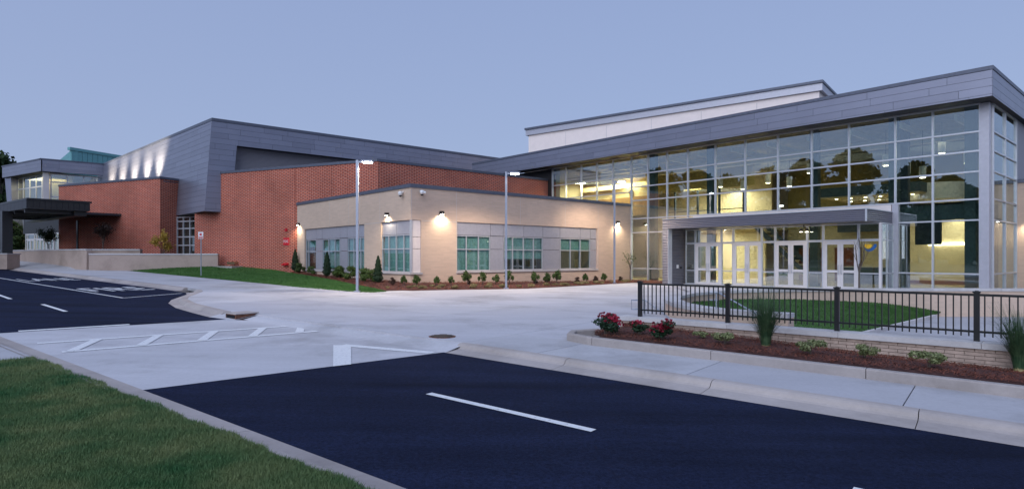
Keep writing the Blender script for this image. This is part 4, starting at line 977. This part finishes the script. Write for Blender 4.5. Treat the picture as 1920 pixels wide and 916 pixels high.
fd, fn = V2((-.741, .671)), V2((.671, .741))
def fpnt(s, t): return fd * s + fn * t
FT0 = 13.9
S_a, S_b = 8.75, -7.0
fw_ = empty('planter_wall', bk(fpnt(S_a, FT0), .2), 'low tan brick planter wall with pale stone cap carrying the black fence', 'wall')
FO = fpnt(S_a, FT0)
MB().box(FO, -fd, .02, S_a - S_b, .03, .38, -.6, .548).build('wall_core', M['mortar'], fw_)
bm_ = MB().box((0, 0), (1, 0), .005, .295, 0, .06, .005, .062).mesh('brick', M['facebrick'])
for row in range(6):
    zb = .548 - (row + 1) * .067; k = 0; xb = -.15 if row % 2 else 0.
    while xb < S_a - S_b - .3:
        p = FO - fd * max(0, xb)
        if zb > gz(p.x, p.y) + .13 + .02 and (xb >= 0):
            o = bpy.data.objects.new('brick', bm_); COL.objects.link(o); o.parent = fw_
            q = FO - fd * xb; o.location = V2((q.x, q.y, zb)) - fw_.location; o.rotation_euler = (0, 0, math.atan2(-fd.y, -fd.x))
        xb += .3; k += 1
for row in range(5):
    zb = .548 - (row + 1) * .067; q = FO + fd * 0
    o = bpy.data.objects.new('brick', bm_); COL.objects.link(o); o.parent = fw_; q = FO + fn * .36 - fd * .0
    o.location = V2((q.x, q.y, zb)) - fw_.location; o.rotation_euler = (0, 0, math.atan2(-fn.y, -fn.x))
n = 6; Lw = (S_a - S_b)
cs = [0, .55] + [.55 + 2.35 * i for i in range(1, 7)]; cs[-1] = Lw
for a, b in zip(cs, cs[1:]): MB().box(FO, -fd, a - (.05 if a == 0 else -.004), b - .004, -.045, .47, .549, .655).build('capstone', M['cap'], fw_)
# fence
fe = empty('steel_fence', bk(fpnt(8.29, 14.15), .655), 'black steel picket fence standing on the planter wall', 'fence')
ps = [8.29 - 2.35 * i for i in range(7)]
pm = MB().box((0, 0), (1, 0), -.045, .045, -.045, .045, 0, .89).mesh('post', M['black'])
cpm = MB().hexa([(-.06, -.06, 0), (.06, -.06, 0), (.06, .06, 0), (-.06, .06, 0)], [(-.06, -.06, .03), (.06, -.06, .03), (.06, .06, .03), (-.06, .06, .03)]).lathe((0, 0, .03), [(.035, 0), (.03, .012)], 8).mesh('post_cap', M['black'])
pk = MB().box((0, 0), (1, 0), -.011, .011, -.011, .011, .085, .86).mesh('picket', M['black'])
rot = (0, 0, math.atan2(fd.y, fd.x))
def fobj(name, me, s, z=.655, par=None):
    o = bpy.data.objects.new(name, me); COL.objects.link(o); o.parent = fe; q = fpnt(s, 14.15); o.location = V2((q.x, q.y, z)) - fe.location; o.rotation_euler = rot; return o
for i, s in enumerate(ps):
    fobj('post', pm, s); fobj('post_cap', cpm, s, .655 + .89)
    if i < 6:
        for k in range(1, 20): fobj('picket', pk, s - 2.35 * k / 20)
        for z, h_ in ((.83, .045), (.155, .04)):
            MB().box(fpnt(s - .045, 14.15), -fd, 0, 2.26, -.02, .02, .655 + z, .655 + z + h_).build('rail', M['black'], fe)
# planter kerb and bed
pk_path = [rp(6.95, 13.5, .13), rp(7.55, 13.0, .13), rp(7.8, 12.4, .13), rp(7.6, 11.95, .13), rp(7.0, 11.78, .13), rp(4, 11.85, .13), rp(-14, 12.05, .13)]
kerb_run(pk_path[::-1], [(0, -.15), (0, .15), (-.02, .172), (-.16, .172), (-.17, .15), (-.17, -.15)], 2.75, M['kerb'], 'raised concrete kerb round the planter bed', None, 'planter_kerb')
pf = [rp(6.95, 13.6, .26), rp(7.5, 12.6, .27), rp(7.0, 11.93, .28), rp(4, 11.99, .28), rp(0, 12.05, .28), rp(-12, 12.2, .28)]
pbk = [bk(fpnt(8.7, 13.9), .43)] + [bk(fpnt(s, 13.93), gz(*fpnt(s, 13.93)) + (.29 if s > 5 else .2)) for s in (8.2, 6, 3, 0, -6)]
po, pa_, pb_ = patch('mulch_bed', pf, pbk, M['mulchs'], 40, 8, 'red brown mulch planter bed between kerb and planter wall', .05, cat='mulch bed')
pp = patch_pts(pa_, pb_, 26000); f_ = rng.uniform(0, 1, len(pp)); pp[:, 2] += .045
chips(pp, len(pp), .09, .010, M['needle'], 'mulch', 'loose red brown mulch strips in the planter bed')
# steps and handrails
stp_root = empty('steps', bk(fpnt(8.0, 15.2), .2), 'concrete steps going down behind the planter wall', 'steps')
for i in range(4): MB().box(fpnt(7.0 - i * .4, 14.42), -fd, 0, 3.0 if i == 3 else .42, 0, 1.25, -.6, .26 - .15 * (i + 1)).build('step', M['walk'], stp_root)
MB().box(fpnt(9.3, 14.42), -fd, 0, 2.3, 0, 1.25, -.6, .26).build('step', M['walk'], stp_root)
def rail(pts, label, posts):
    e = empty('handrail', pts[0], label, 'handrail'); MB().tube(pts, .021, 8).build('rail', M['galv'], e)
    for a, b in posts: MB().tube([a, b], .02, 8).build('post', M['galv'], e)
def pz(px, py, Y): return V2((R(px) * Y, Y, H - K(py) * Y))
Yr = 17.2
rail([pz(1210, 579, Yr), pz(1184, 579, Yr), pz(1184, 562, Yr), pz(1209, 562, Yr), pz(1262, 601, 15.6)], 'grey steel handrail loop beside the end fence post', [(pz(1209, 562, Yr), pz(1209, 590, Yr))])
rail([pz(1345, 562, 16.1), pz(1328, 562, 16.1), pz(1328, 547, 16.1), pz(1347, 548, 16.0), pz(1440, 600, 14.7)], 'grey steel handrail sloping down in front of the seat wall', [(pz(1343, 548, 16.05), pz(1343, 604, 16.05))])

# ------------------------------------------------------------------ lamps, signs, fittings
def light(name, kind, loc, energy, color=(1, .85, .62), size=.2, rot=(0, 0, 0), spot=None, blend=.6, sy=None):
    d = bpy.data.lights.new(name, kind); d.energy = energy; d.color = color
    if kind == 'AREA':
        d.size = size
        if sy: d.shape = 'RECTANGLE'; d.size_y = sy
    elif kind == 'SPOT': d.spot_size = math.radians(spot); d.spot_blend = blend; d.shadow_soft_size = size
    else: d.shadow_soft_size = size
    o = bpy.data.objects.new(name, d); COL.objects.link(o); o.location = loc; o.rotation_euler = rot; return o
def aim(o, target): o.rotation_euler = (V2(target) - o.location).to_track_quat('-Z', 'Y').to_euler()
def lamp_pole(px, base_y, top_y, label):
    p = gp(px, base_y, .13); zt = H - K(top_y) * p.y
    e = empty('lamp_post', p, label, 'lamp post')
    MB().box(p, (1, 0), -.055, .055, -.055, .055, p.z - .05, zt).build('pole', M['pole'], e)
    MB().box(p, (1, 0), -.13, .13, -.13, .13, p.z - .1, p.z + .06).build('base_plate', M['pole'], e)
    MB().box(p, (1, 0), .055, .24, -.03, .03, zt - .12, zt - .05).build('arm', M['pole'], e)
    h = MB().box(p, (1, 0), .2, .72, -.15, .15, zt - .1, zt - .02).build('lamp_head', M['pole'], e)
    MB().box(p, (1, 0), .26, .66, -.11, .11, zt - .125, zt - .101).build('lens', M['polelamp'], h)
    light('pole_light', 'SPOT', (p.x + .45, p.y, zt - .16), 1100, (1, .80, .60), .12, spot=150, blend=.4)
lamp_pole(670, 547, 300, 'grey square lamp post standing in the lawn by the wing corner')
lamp_pole(949, 541, 322, 'grey square lamp post between the windows of the beige wing')
lamp_pole(1152, 531, 338, 'grey square lamp post by the lobby glass and wall lamp')
def wall_lamp(O, D, L, z, nrm, label, power=110):
    p = V2((O[0], O[1])) + V2((D[0], D[1])) * L; nn = V2((nrm[0], nrm[1])); Dn = V2((D[0], D[1]))
    e = empty('wall_lamp', (p.x, p.y, z), label, 'lamp')
    N_ = V2((-Dn.y, Dn.x)); sgn = 1 if N_.dot(nn) > 0 else -1
    f = lambda a, b: (min(a * sgn, b * sgn), max(a * sgn, b * sgn))
    MB().box(p, Dn, -.1, .1, *f(0, .06), z - .1, z + .1).build('back_plate', M['bronze'], e)
    MB().box(p, Dn, -.085, .085, *f(.061, .2), z - .06, z + .1).build('hood', M['bronze'], e)
    MB().box(p, Dn, -.065, .065, *f(.075, .185), z - .075, z - .061).build('lens', M['lampon'], e)
    q = p + nn * .2; lt = light('wall_lamp_light', 'SPOT', (q.x, q.y, z - .09), power, (1, .86, .62), .05, spot=150, blend=.8)
    t_ = q + nn * -.3; aim(lt, (t_.x, t_.y, z - 1.6))
wall_lamp(BL, DL, ll(14.85), 4.55, -v, 'dark wall lamp by the brick hall corner of the beige wing')
wall_lamp(BL, DL, ll(2.35), 4.6, -v, 'dark wall lamp above the wrapped corner window')
wall_lamp(B, DR, 1.96, 4.65, -u, 'dark wall lamp on the beige pier beside the corner window', 170)
wall_lamp(B, DR, 17.27, 4.7, -u, 'dark wall lamp on the beige pier next to the lobby glass', 170)
wall_lamp(Er, DF, 1.5, 4.2, -v, 'dark wall lamp on the side wing beyond the lobby glass', 170)
def camera_fit(O, D, L, z, nrm, label):
    p = V2((O[0], O[1])) + V2((D[0], D[1])) * L; nn = V2((nrm[0], nrm[1])); q = p + nn * .18
    e = empty('security_camera', (p.x, p.y, z), label, 'camera')
    MB().tube([(p.x, p.y, z + .12), (q.x, q.y, z + .1)], .05, 10).build('bracket', M['camwhite'], e)
    MB().lathe((q.x, q.y, z - .08), [(.02, 0), (.09, .03), (.12, .1), (.12, .2), (.05, .24)], 16).build('housing', M['camwhite'], e, True)
    MB().lathe((q.x, q.y, z - .14), [(.02, 0), (.07, .03), (.085, .075)], 16).build('dome', M['black'], e, True)
    r = p + nn * .3 + V2((D[0], D[1])) * .16; MB().tube([(q.x, q.y, z + .06), (r.x, r.y, z + .02)], .06, 10).build('second_housing', M['camwhite'], e)
camera_fit(BL, DL, ll(.75), 5.6, -v, 'white security camera on the lawn side of the wing corner')
camera_fit(B, DR, .6, 5.65, -u, 'white security camera on the plaza side of the wing corner')
# fire department sign, bell, connections (hall wall)
wn_ = -wp
def hw(px): q = hit(W0, w, px); return q[1]
p = hw(537); e = empty('wall_sign', (p.x, p.y, 3.36), 'red square sign reading FDC on the red brick wall', 'sign')
MB().box(p, DH, -.27, .27, -.03, -.001, 3.08, 3.62).build('sign_board', M['red'], e)
cu = bpy.data.curves.new('t', 'FONT'); cu.body = 'FDC'; cu.align_x = 'CENTER'; cu.align_y = 'CENTER'; cu.size = .26; cu.extrude = .002
ob = bpy.data.objects.new('t', cu); COL.objects.link(ob); bpy.context.view_layer.update()
me = bpy.data.meshes.new_from_object(ob.evaluated_get(bpy.context.evaluated_depsgraph_get())); bpy.data.objects.remove(ob); me.materials.clear(); me.materials.append(M['camwhite'])
for q_ in me.vertices:
    c = q_.co.copy(); q_.co = V2((p.x + DH.x * c.x + wn_.x * (.034 + c.z), p.y + DH.y * c.x + wn_.y * (.034 + c.z), 3.35 + c.y))
link('sign_lettering', me, e)
e = empty('fire_alarm_horn', (p.x, p.y, 4.18), 'small red alarm horn on the brick wall above the red sign', 'alarm')
MB().box(p, DH, -.1, .1, -.07, -.001, 4.08, 4.28).build('horn_body', M['red'], e); MB().box(p, DH, -.05, .05, -.1, -.071, 4.12, 4.24).build('horn_grille', M['red'], e)
e = empty('fire_connection', (p.x, p.y, 1.7), 'red fire hose connection low on the brick wall beside the conifer', 'hydrant')
for k in (-.12, .12):
    c0 = p + DH * k; MB().tube([(c0.x, c0.y, 1.68), (c0.x + wn_.x * .3, c0.y + wn_.y * .3, 1.66)], .08, 12).build('hose_outlet', M['red'], e)
MB().box(p, DH, -.22, .22, -.1, -.001, 1.6, 1.78).build('manifold', M['red'], e)
p = hw(441); e = empty('fire_connection', (p.x, p.y, 1.79), 'row of brass capped hose connections low on the red brick wall', 'hydrant')
for k in (-.28, 0., .28):
    c0 = p + DH * k; MB().tube([(c0.x, c0.y, 1.8), (c0.x + wn_.x * .34, c0.y + wn_.y * .34, 1.76)], .085, 12).build('hose_outlet', M['brass'], e)
    MB().tube([(c0.x + wn_.x * .34, c0.y + wn_.y * .34, 1.76), (c0.x + wn_.x * .42, c0.y + wn_.y * .42, 1.75)], .115, 12).build('outlet_cap', M['brass'], e)
MB().hexa([bk(p + DH * a - wp * b, 1.35) for a, b in ((-1.2, 0), (.8, 0), (.8, 1.0), (-1.2, 1.0))][::-1], [bk(p + DH * a - wp * b, 1.53) for a, b in ((-1.2, 0), (.8, 0), (.8, 1.0), (-1.2, 1.0))][::-1]).build('concrete_pad', M['kerb'], kind='thing', label='small concrete pad in the lawn under the hose connections', cat='pad')
p = gp(377, 518, .12); e = empty('sign_post', p, 'thin steel sign post with small white and red sign on the lawn', 'sign')
MB().tube([p, (p.x, p.y, p.z + 2.75)], .035, 8).build('post', M['galv'], e)
zs = p.z + 2.45
MB().box(p, (1, 0), -.16, .16, -.05, -.036, zs - .02, zs + .42).build('sign_board', M['camwhite'], e)
MB().box(p, (1, 0), -.13, .13, -.056, -.052, zs + .02, zs + .1).build('sign_red_band', M['red'], e); MB().box(p, (1, 0), -.07, .07, -.056, -.052, zs + .18, zs + .32).build('sign_red_mark', M['red'], e)
# interior lamps
def ip(a, b, z): q = C + v * a + u * b; return (q.x, q.y, z)
for b in (2.5, 7.5, 12.): light('lobby_light', 'AREA', ip(4.5, b, 8.4), 45, (1, .90, .68), 3, sy=3)
light('corridor_light', 'AREA', ip(8.3, 3.0, 4.6), 95, (1, .92, .72), 2.0)
light('vestibule_light', 'AREA', ip(-.6, 9.5, 3.9), 38, (1, .86, .6), 6, sy=1, rot=(0, 0, math.atan2(u.y, u.x)))
light('soffit_light', 'AREA', ip(-2.6, 9.5, 3.96), 18, (1, .86, .6), 6, sy=.4, rot=(0, 0, math.atan2(u.y, u.x)))
light('mezzanine_light', 'AREA', ip(6.8, 18., 7.4), 450, (1, .92, .72), 5, sy=2.5)
light('ground_light', 'AREA', ip(5., 18., 4.1), 420, (1, .92, .72), 4, sy=2)
light('band_room_light', 'AREA', ip(1.7, 24.6, 8.1), 700, (1, .86, .52), 5, sy=1)
light('curtain_light', 'AREA', ip(2.0, 24.6, 8.3), 420, (1, .86, .52), 6, sy=.6, rot=(0, 0, math.atan2(u.y, u.x)))
light('downlight_glow', 'AREA', ip(6.5, 6.4, 5.85), 60, (1, .88, .6), 4, sy=2)
light('pavilion_light', 'AREA', (-56, 73, 11.5), 300, (1, .85, .5), 5)
light('door_hall_light', 'AREA', (-49, 66.4, 4.6), 120, (1, .86, .5), 2)
# roof uplights washing the metal storey
for L in (13.2, 17.2, 22., 27, 32.):
    a = l3(L, 8.6) + nl * 1.5; e = empty('roof_uplight', (a.x, a.y, 8.5), 'small roof uplight washing the leaning metal wall', 'lamp', 'roof uplights behind the brick block parapet')
    MB().lathe((a.x, a.y, 8.42), [(.12, 0), (.14, .25), (.14, .3)], 12).build('housing', M['camwhite'], e); MB().lathe((a.x, a.y, 8.721), [(.11, 0), (.11, .01)], 12).build('lens', M['lampon'], e)
    lt = light('roof_uplight_beam', 'SPOT', (a.x, a.y, 8.75), 6500, (1, .86, .62), .3, spot=78, blend=1.); aim(lt, l3(L, 12.2))

# ------------------------------------------------------------------ plants
def leaves(name, P, Nrm, size, mat, asp=.55, parent=None, jitter=.8):
    n = len(P); d = Nrm + rng.normal(0, jitter, (n, 3)); d /= np.linalg.norm(d, axis=1, keepdims=True)
    a = np.cross(d, rng.normal(0, 1, (n, 3))); a /= np.maximum(np.linalg.norm(a, axis=1, keepdims=True), 1e-6); b = np.cross(d, a)
    s = (size * rng.uniform(.6, 1.3, n))[:, None]
    co = np.stack([P - a * s, P + b * s * asp * .9, P + a * s, P - b * s * asp * .9], 1)
    return tri_mesh(name, co, mat, 4)
def ball_pts(n, rx, rz, cz, lumps=9, fill=.45):
    """uneven lumpy crown: points spread through several offset clumps"""
    cs = rng.normal(0, 1, (lumps, 3)); cs /= np.linalg.norm(cs, axis=1, keepdims=True); cs *= rng.uniform(.35, .8, (lumps, 1)); k = rng.integers(0, lumps, n)
    d = rng.normal(0, 1, (n, 3)); d /= np.linalg.norm(d, axis=1, keepdims=True); rr = rng.uniform(fill, 1, n)[:, None] * rng.uniform(.3, .55, lumps)[k][:, None]
    P = cs[k] + d * rr; Pw = P * np.array([rx, rx, rz]) + np.array([0, 0, cz]); return Pw, d
def make_shrub(name, label, cat, group, n, rx, h, size, mat, lumps=9, stems=4, petal=None, asp=.55):
    root = empty(name, (0, 0, 0), label, cat, group)
    P, d = ball_pts(n, rx, h * .5, h * .55, lumps); P[:, 2] = np.maximum(P[:, 2], .02); d[:, 2] += .3
    link('foliage', leaves('foliage', P, d, size, mat, asp), root)
    m = MB()
    for i in range(stems):
        t = 2 * math.pi * i / stems + .3; m.tube([(.02 * math.cos(t), .02 * math.sin(t), -.08), (.1 * rx * math.cos(t), .1 * rx * math.sin(t), h * .3), (.5 * rx * math.cos(t), .5 * rx * math.sin(t), h * .7)], .012 * h + .004, 5, .004)
    m.build('stem', M['bark'], root)
    if petal:
        P, d = ball_pts(240, rx * .95, h * .45, h * .68, 7, .7); sel = P[:, 2] > h * .45; P, d = P[sel], d[sel]
        link('blossom', leaves('blossom', P, d, size * 1.15, M['petal'], .9), root)
    return root
def place(proto, first, loc, rz, sc, label=None):
    if first: proto.location = loc; proto.rotation_euler = (0, 0, rz); proto.scale = (sc,) * 3; 
    else: proto = copy_tree(proto, loc, rz, sc)
    if label: proto['label'] = label
    return proto
def bed_pt(px, dep_f):                                   # point across the mulch bed: 0 front .. 1 building
    best = None
    for a, b in zip(ma_, mb_):
        p = a.lerp(b, dep_f); e = abs(p.x / p.y - R(px))
        if best is None or e < best[0]: best = (e, p)
    return best[1]
# conifers
con = empty('columnar_conifer', (0, 0, 0), 'x', 'shrub', 'columnar conifers along the beige wing')
n = 5200; z = rng.uniform(0.02, 1, n) ** .9; prof = np.minimum(1, z / .12) * (1 - z) ** .62 * .34 * (1 + .12 * np.sin(z * 40)); an = rng.uniform(0, 2 * math.pi, n); rr = prof * rng.uniform(.55, 1.08, n)
P = np.stack([np.cos(an) * rr, np.sin(an) * rr, z * 1.7 + .05], 1); d = np.stack([np.cos(an), np.sin(an), np.full(n, .9)], 1)
link('foliage', leaves('foliage', P, d, .045, M['leafB'], .5, jitter=.45), con); MB().tube([(0, 0, -.1), (0, 0, .5)], .04, 7).build('trunk', M['bark'], con)
for i, (px, f, sc, lab) in enumerate(((549.5, .62, .92, 'columnar green conifer at the brick hall end of the mulch bed'), (613, .62, .92, 'columnar green conifer below the narrow windows of the beige wing'), (712, .55, .86, 'columnar green conifer beside the wrapped corner window'))):
    p = bed_pt(px, f); place(con, i == 0, p, i * 2., sc, lab)
shA = make_shrub('boxwood_shrub', 'x', 'shrub', 'boxwood shrubs along the beige wing', 1500, .42, .75, .05, M['leafA'])
shB = make_shrub('upright_shrub', 'x', 'shrub', 'young upright shrubs along the beige wing', 800, .34, .95, .055, M['leafA'], 7)
shC = make_shrub('grass_tuft', 'x', 'plant', 'pale ground tufts in the beige wing bed', 500, .4, .3, .07, M['leafC'], 6, 0 + 3, None, .2)
shD = make_shrub('dwarf_shrub', 'x', 'shrub', 'reddish dwarf shrubs along the beige wing', 700, .34, .5, .04, M['leafD'], 7)
i = 0
for px, f, sc in ((561, .55, .9), (583, .7, .75), (630, .6, 1.0), (641, .62, .95), (656, .6, 1.05), (678, .6, 1.0), (693, .58, .95)):
    place(shA, i == 0, bed_pt(px, f), i * 1.3, sc, ('rounded boxwood close beside the conifer at the brick hall end', 'smaller boxwood under the single dark window pane of the wing', 'boxwood just past the middle conifer on the lamp post side', 'boxwood touching its neighbour in the gap before the lawn lamp post', 'boxwood right behind the lamp post standing in the lawn', 'boxwood between the lawn lamp post and the brick pier', 'boxwood against the conifer beside the wrapped corner window')[i]); i += 1
i = 0
for px, f, sc in ((753, .5, .62), (784, .42, .7), (817, .5, .6), (840, .5, .6), (866, .55, .9), (903, .55, .85), (934, .5, .7), (967, .5, .95), (993, .5, .85), (1018, .5, .8), (1053, .5, .95), (1099, .5, .7), (1137, .5, .7)):
    place(shB, i == 0, bed_pt(px, f), i * 1.7, sc, ('low young shrub directly below the wrapped corner window', 'young shrub at the foot of the white corner panel', 'young shrub under the wall lamp on the corner pier', 'second young shrub at the foot of the corner pier', 'tall young shrub under the edge of the three light window by the pier', 'tall young shrub under the panel after the three light window', 'low young shrub close to the lamp post on the window side', 'tall young shrub just past the middle plaza lamp post', 'young shrub under the middle of the four light window', 'young shrub under the end of the four light window', 'tall young shrub under the panel before the last wing window', 'small young shrub under the last wing window', 'small young shrub beside the lamp post next to the lobby')[i]); i += 1
i = 0
for px, f, sc in ((735, .5, .8), (878, .6, .5), (1000, .55, .6), (1032, .55, .7), (1075, .55, .75), (1108, .5, .7), (1120, .6, .8), (1164, .5, .7)):
    place(shD, i == 0, bed_pt(px, f), i * 1.1, sc, ('reddish shrub beside the conifer at the wrapped corner window', 'tiny reddish shrub at the start of the three light window', 'small reddish shrub between two green ones below the four light window', 'reddish shrub below the panel past the four light window', 'reddish shrub below the start of the last wing window', 'reddish shrub below the middle of the last wing window', 'bushy reddish shrub below the end of the last wing window', 'reddish shrub just past the lamp post next to the lobby')[i]); i += 1
i = 0
for k in range(34):
    px = 745 + k * 13.2 + random.uniform(-5, 5)
    place(shC, i == 0, bed_pt(px, .12 + random.uniform(0, .25)), i * 1.9, random.uniform(.5, .9), 'pale straw coloured tuft along the front of the plaza side bed'); i += 1
# planter: roses, pale shrubs, ornamental grass
ro = make_shrub('rose_bush', 'x', 'shrub', None, 1500, .31, .42, .03, M['leafR'], 9, 5, True)
def plant_pt(px, py, off=.33):
    return gp(px, py, off)
for i, (px, py, sc, lab) in enumerate(((1136, 624, 1.15, 'rose bush with dark red flowers at the open end of the planter'), (1199, 626, .8, 'small red rose bush against the end of the planter wall'), (1243, 634, 1.05, 'wide rose bush full of red flowers beside the pale shrubs'))):
    p = plant_pt(px, py, .33); o = place(ro, i == 0, p, i * 2.2, sc, lab)
    o.scale = (sc * (1.1 if i < 2 else 1.25), sc, sc * .85)
pl = make_shrub('pale_shrub', 'x', 'shrub', 'pale shrubs in the planter bed', 900, .3, .34, .035, M['leafP'], 7)
pal = [(1314, 634, .55, 'tiny pale shrub next to the wide red rose bush'), (1360, 643, .8, 'pale low shrub just before the tall ornamental grass'), (1519, 661, .85, 'bushy pale shrub past the tall ornamental grass'), (1621, 668, .75, 'open pale shrub in the middle of the planter bed'), (1742, 685, .85, 'pale variegated shrub near the fence post of the planter')]
for i, (px, py, sc, lab) in enumerate(pal): place(pl, i == 0, plant_pt(px, py, .33), i * 1.4, sc, lab)
def grass_clump(label, loc, hgt, n, sc):
    root = empty('ornamental_grass', loc, label, 'grass clump', 'ornamental grasses in the planter'); co = []
    for i in range(n):
        a = random.uniform(0, 2 * math.pi); r0 = random.uniform(0, .09); le = hgt * random.uniform(.55, 1.1); sp = random.uniform(.03, .52) * hgt; wd = random.uniform(.003, .006); dr = random.uniform(0, .3) * hgt
        ca, sa = math.cos(a), math.sin(a); prev = None
        for k in range(5):
            f = k / 4; rr = r0 + sp * f ** 1.6; z = le * f - dr * f ** 3; ww = wd * (1 - .85 * f)
            q = (V2((ca * rr - sa * ww, sa * rr + ca * ww, z)), V2((ca * rr + sa * ww, sa * rr - ca * ww, z)))
            if prev: co.append([prev[0][:], prev[1][:], q[1][:], q[0][:]])
            prev = q
    o = bpy.data.objects.new('foliage', tri_mesh('foliage', np.array(co), M['leafG'], 4)); COL.objects.link(o); o.parent = root
    MB().lathe((0, 0, -.05), [(.09, 0), (.08, .08), (.03, .12)], 10).build('crown_base', M['leafC'], root).location = (0, 0, 0)
    root.scale = (sc,) * 3
grass_clump('tall ornamental grass clump growing in front of the fence pickets', gp(1436, 646, .33), 1.2, 900, 1.0)
grass_clump('tall ornamental grass clump at the far side of the pale variegated shrub', gp(1912, 690, .30), 1.1, 900, 1.0)
# small trees
def bare_tree(name, loc, h, label, mat, nleaf, size, spread=.28):
    root = empty(name, loc, label, 'tree'); m = MB(); tips = []
    def br(p, d, L, r, lv):
        q = p + d * L; m.tube([p, p.lerp(q, .5) + V2((random.uniform(-.03, .03), random.uniform(-.03, .03), 0)) * L, q], r, 6, r * .6); tips.append((p.lerp(q, .6), q))
        if lv > 0:
            for _ in range(3):
                dd = (d + V2((random.uniform(-1, 1), random.uniform(-1, 1), random.uniform(.0, .7))) * spread * 2).normalized(); br(p.lerp(q, random.uniform(.55, 1)), dd, L * random.uniform(.5, .75), r * .55, lv - 1)
    br(V2((0, 0, -.1)), V2((0, 0, 1)), h * .42, .03 * h / 2, 3)
    m.build('trunk', M['bark'], root).location = (0, 0, 0)
    if nleaf:
        T = np.array([t[1][:] for t in tips[1:]]); k = rng.integers(0, len(T), nleaf); P = T[k] + rng.normal(0, .05 * h, (nleaf, 3)); d = rng.normal(0, 1, (nleaf, 3))
        o = bpy.data.objects.new('crown', leaves('crown', P, d, size, mat)); COL.objects.link(o); o.parent = root
    return root
p = bed_pt(1186, .75); bare_tree('young_tree', p, 2.6, 'slim sparse young tree at the corner of beige wing and lobby glass', M['leafA'], 160, .05)
q_ = C + u * 4.35 - v * 2.9; bare_tree('young_tree', (q_.x, q_.y, .47), 3.6, 'bare slender young tree beside the vestibule side glazing', M['leafA'], 0, .05, .2)
bare_tree('small_tree', (R(193) * 48.6, 48.6, 2.3), 3.0, 'small dark leaved tree behind the tan planter wall', M['leafD'], 1500, .08)
bare_tree('small_tree', (R(306) * 47.9, 47.9, 1.9), 2.4, 'small yellow leaved tree in front of the brick block corner', M['leafY'], 1300, .07)
bare_tree('small_tree', (R(92) * 55.5, 55.5, 2.2), 3.0, 'dark leaved small tree before the far glazed doors', M['leafB'], 1500, .08)
# large trees: crown with clumps and gaps
def big_tree(seed, hgt, rx):
    random.seed(seed); root = empty('broadleaf_tree', (0, 0, 0), 'x', 'tree', None)
    m = MB(); m.tube([(0, 0, -.3), (.1, 0, hgt * .3), (-.1, .1, hgt * .62)], .03 * hgt * .7, 8, .1)
    P_, D_ = [], []
    for i in range(26):
        a = random.uniform(0, 6.283); f = random.uniform(.28, 1); zc = hgt * f; R_ = rx * math.sin(math.pi * min(1, max(.12, (f - .16) / .9))) * random.uniform(.35, 1.0)
        c = np.array([math.cos(a) * R_, math.sin(a) * R_, zc]); k = 230; s = rx * random.uniform(.22, .4)
        d = rng.normal(0, 1, (k, 3)); d /= np.linalg.norm(d, axis=1, keepdims=True); P_.append(c + d * s * rng.uniform(.35, 1.1, (k, 1)) * np.array([1, 1, .75])); D_.append(d)
        m.tube([(0, 0, hgt * min(.6, f * .55)), tuple(c * np.array([.5, .5, .93])), tuple(c)], .012 * hgt * .7, 5, .02)
    m.build('trunk', M['bark'], root).location = (0, 0, 0)
    o = bpy.data.objects.new('crown', leaves('crown', np.concatenate(P_), np.concatenate(D_), .036 * hgt * .75, M['leafT'], .7)); COL.objects.link(o); o.parent = root
    return root
protos = [big_tree(3, 14, 4.6), big_tree(5, 16, 5.2), big_tree(9, 12, 4.4)]
spots = []
for i in range(38):
    f = i / 37; x = -74 + 7 * math.sin(i * 2.3) ; y = -85 + f * 122 + random.uniform(-2, 2); spots.append((x, y))
for i, (x, y) in enumerate(spots):
    o = place(protos[i % 3], i < 3, (x, y, gz(x, y) - .5 if x > -80 else .6), i * 1.1, random.uniform(1.0, 1.3), 'broadleaf tree in the row across the road from the buildings'); o['group'] = 'trees across the road'
for i in range(34):
    x = -64 + 3 * math.sin(i * 1.7); y = -84 + i * 3.6; o = copy_tree(protos[2], (x, y, gz(x, y) - 1.6), i * 1.3, .78 + .12 * math.sin(i * 2.9), 'low bushy tree in front of the tall row across the road'); o['group'] = 'low trees across the road'
for i, (px, Y, sc) in enumerate(((-8, 92, 1.1), (16, 104, .9), (-60, 88, 1.1))):
    o = copy_tree(protos[i % 3], (R(px) * Y, Y, 1.5), i * 2., sc, ('tall broadleaf tree rising at the end of the far pavilion', 'slighter broadleaf tree standing farther back behind the far pavilion', 'broad tree beyond the long side of the far canopy')[i]); o['group'] = 'trees beyond the far canopy'
for px, Y, sc in ((22, 74, .36), (8, 76, .42)):
    o = copy_tree(protos[2], (R(px) * Y, Y, 2.0), px, sc, 'low leafy tree by the far canopy column' if px > 10 else 'taller low tree just outside the far canopy column'); o['group'] = 'low trees beyond the canopy'
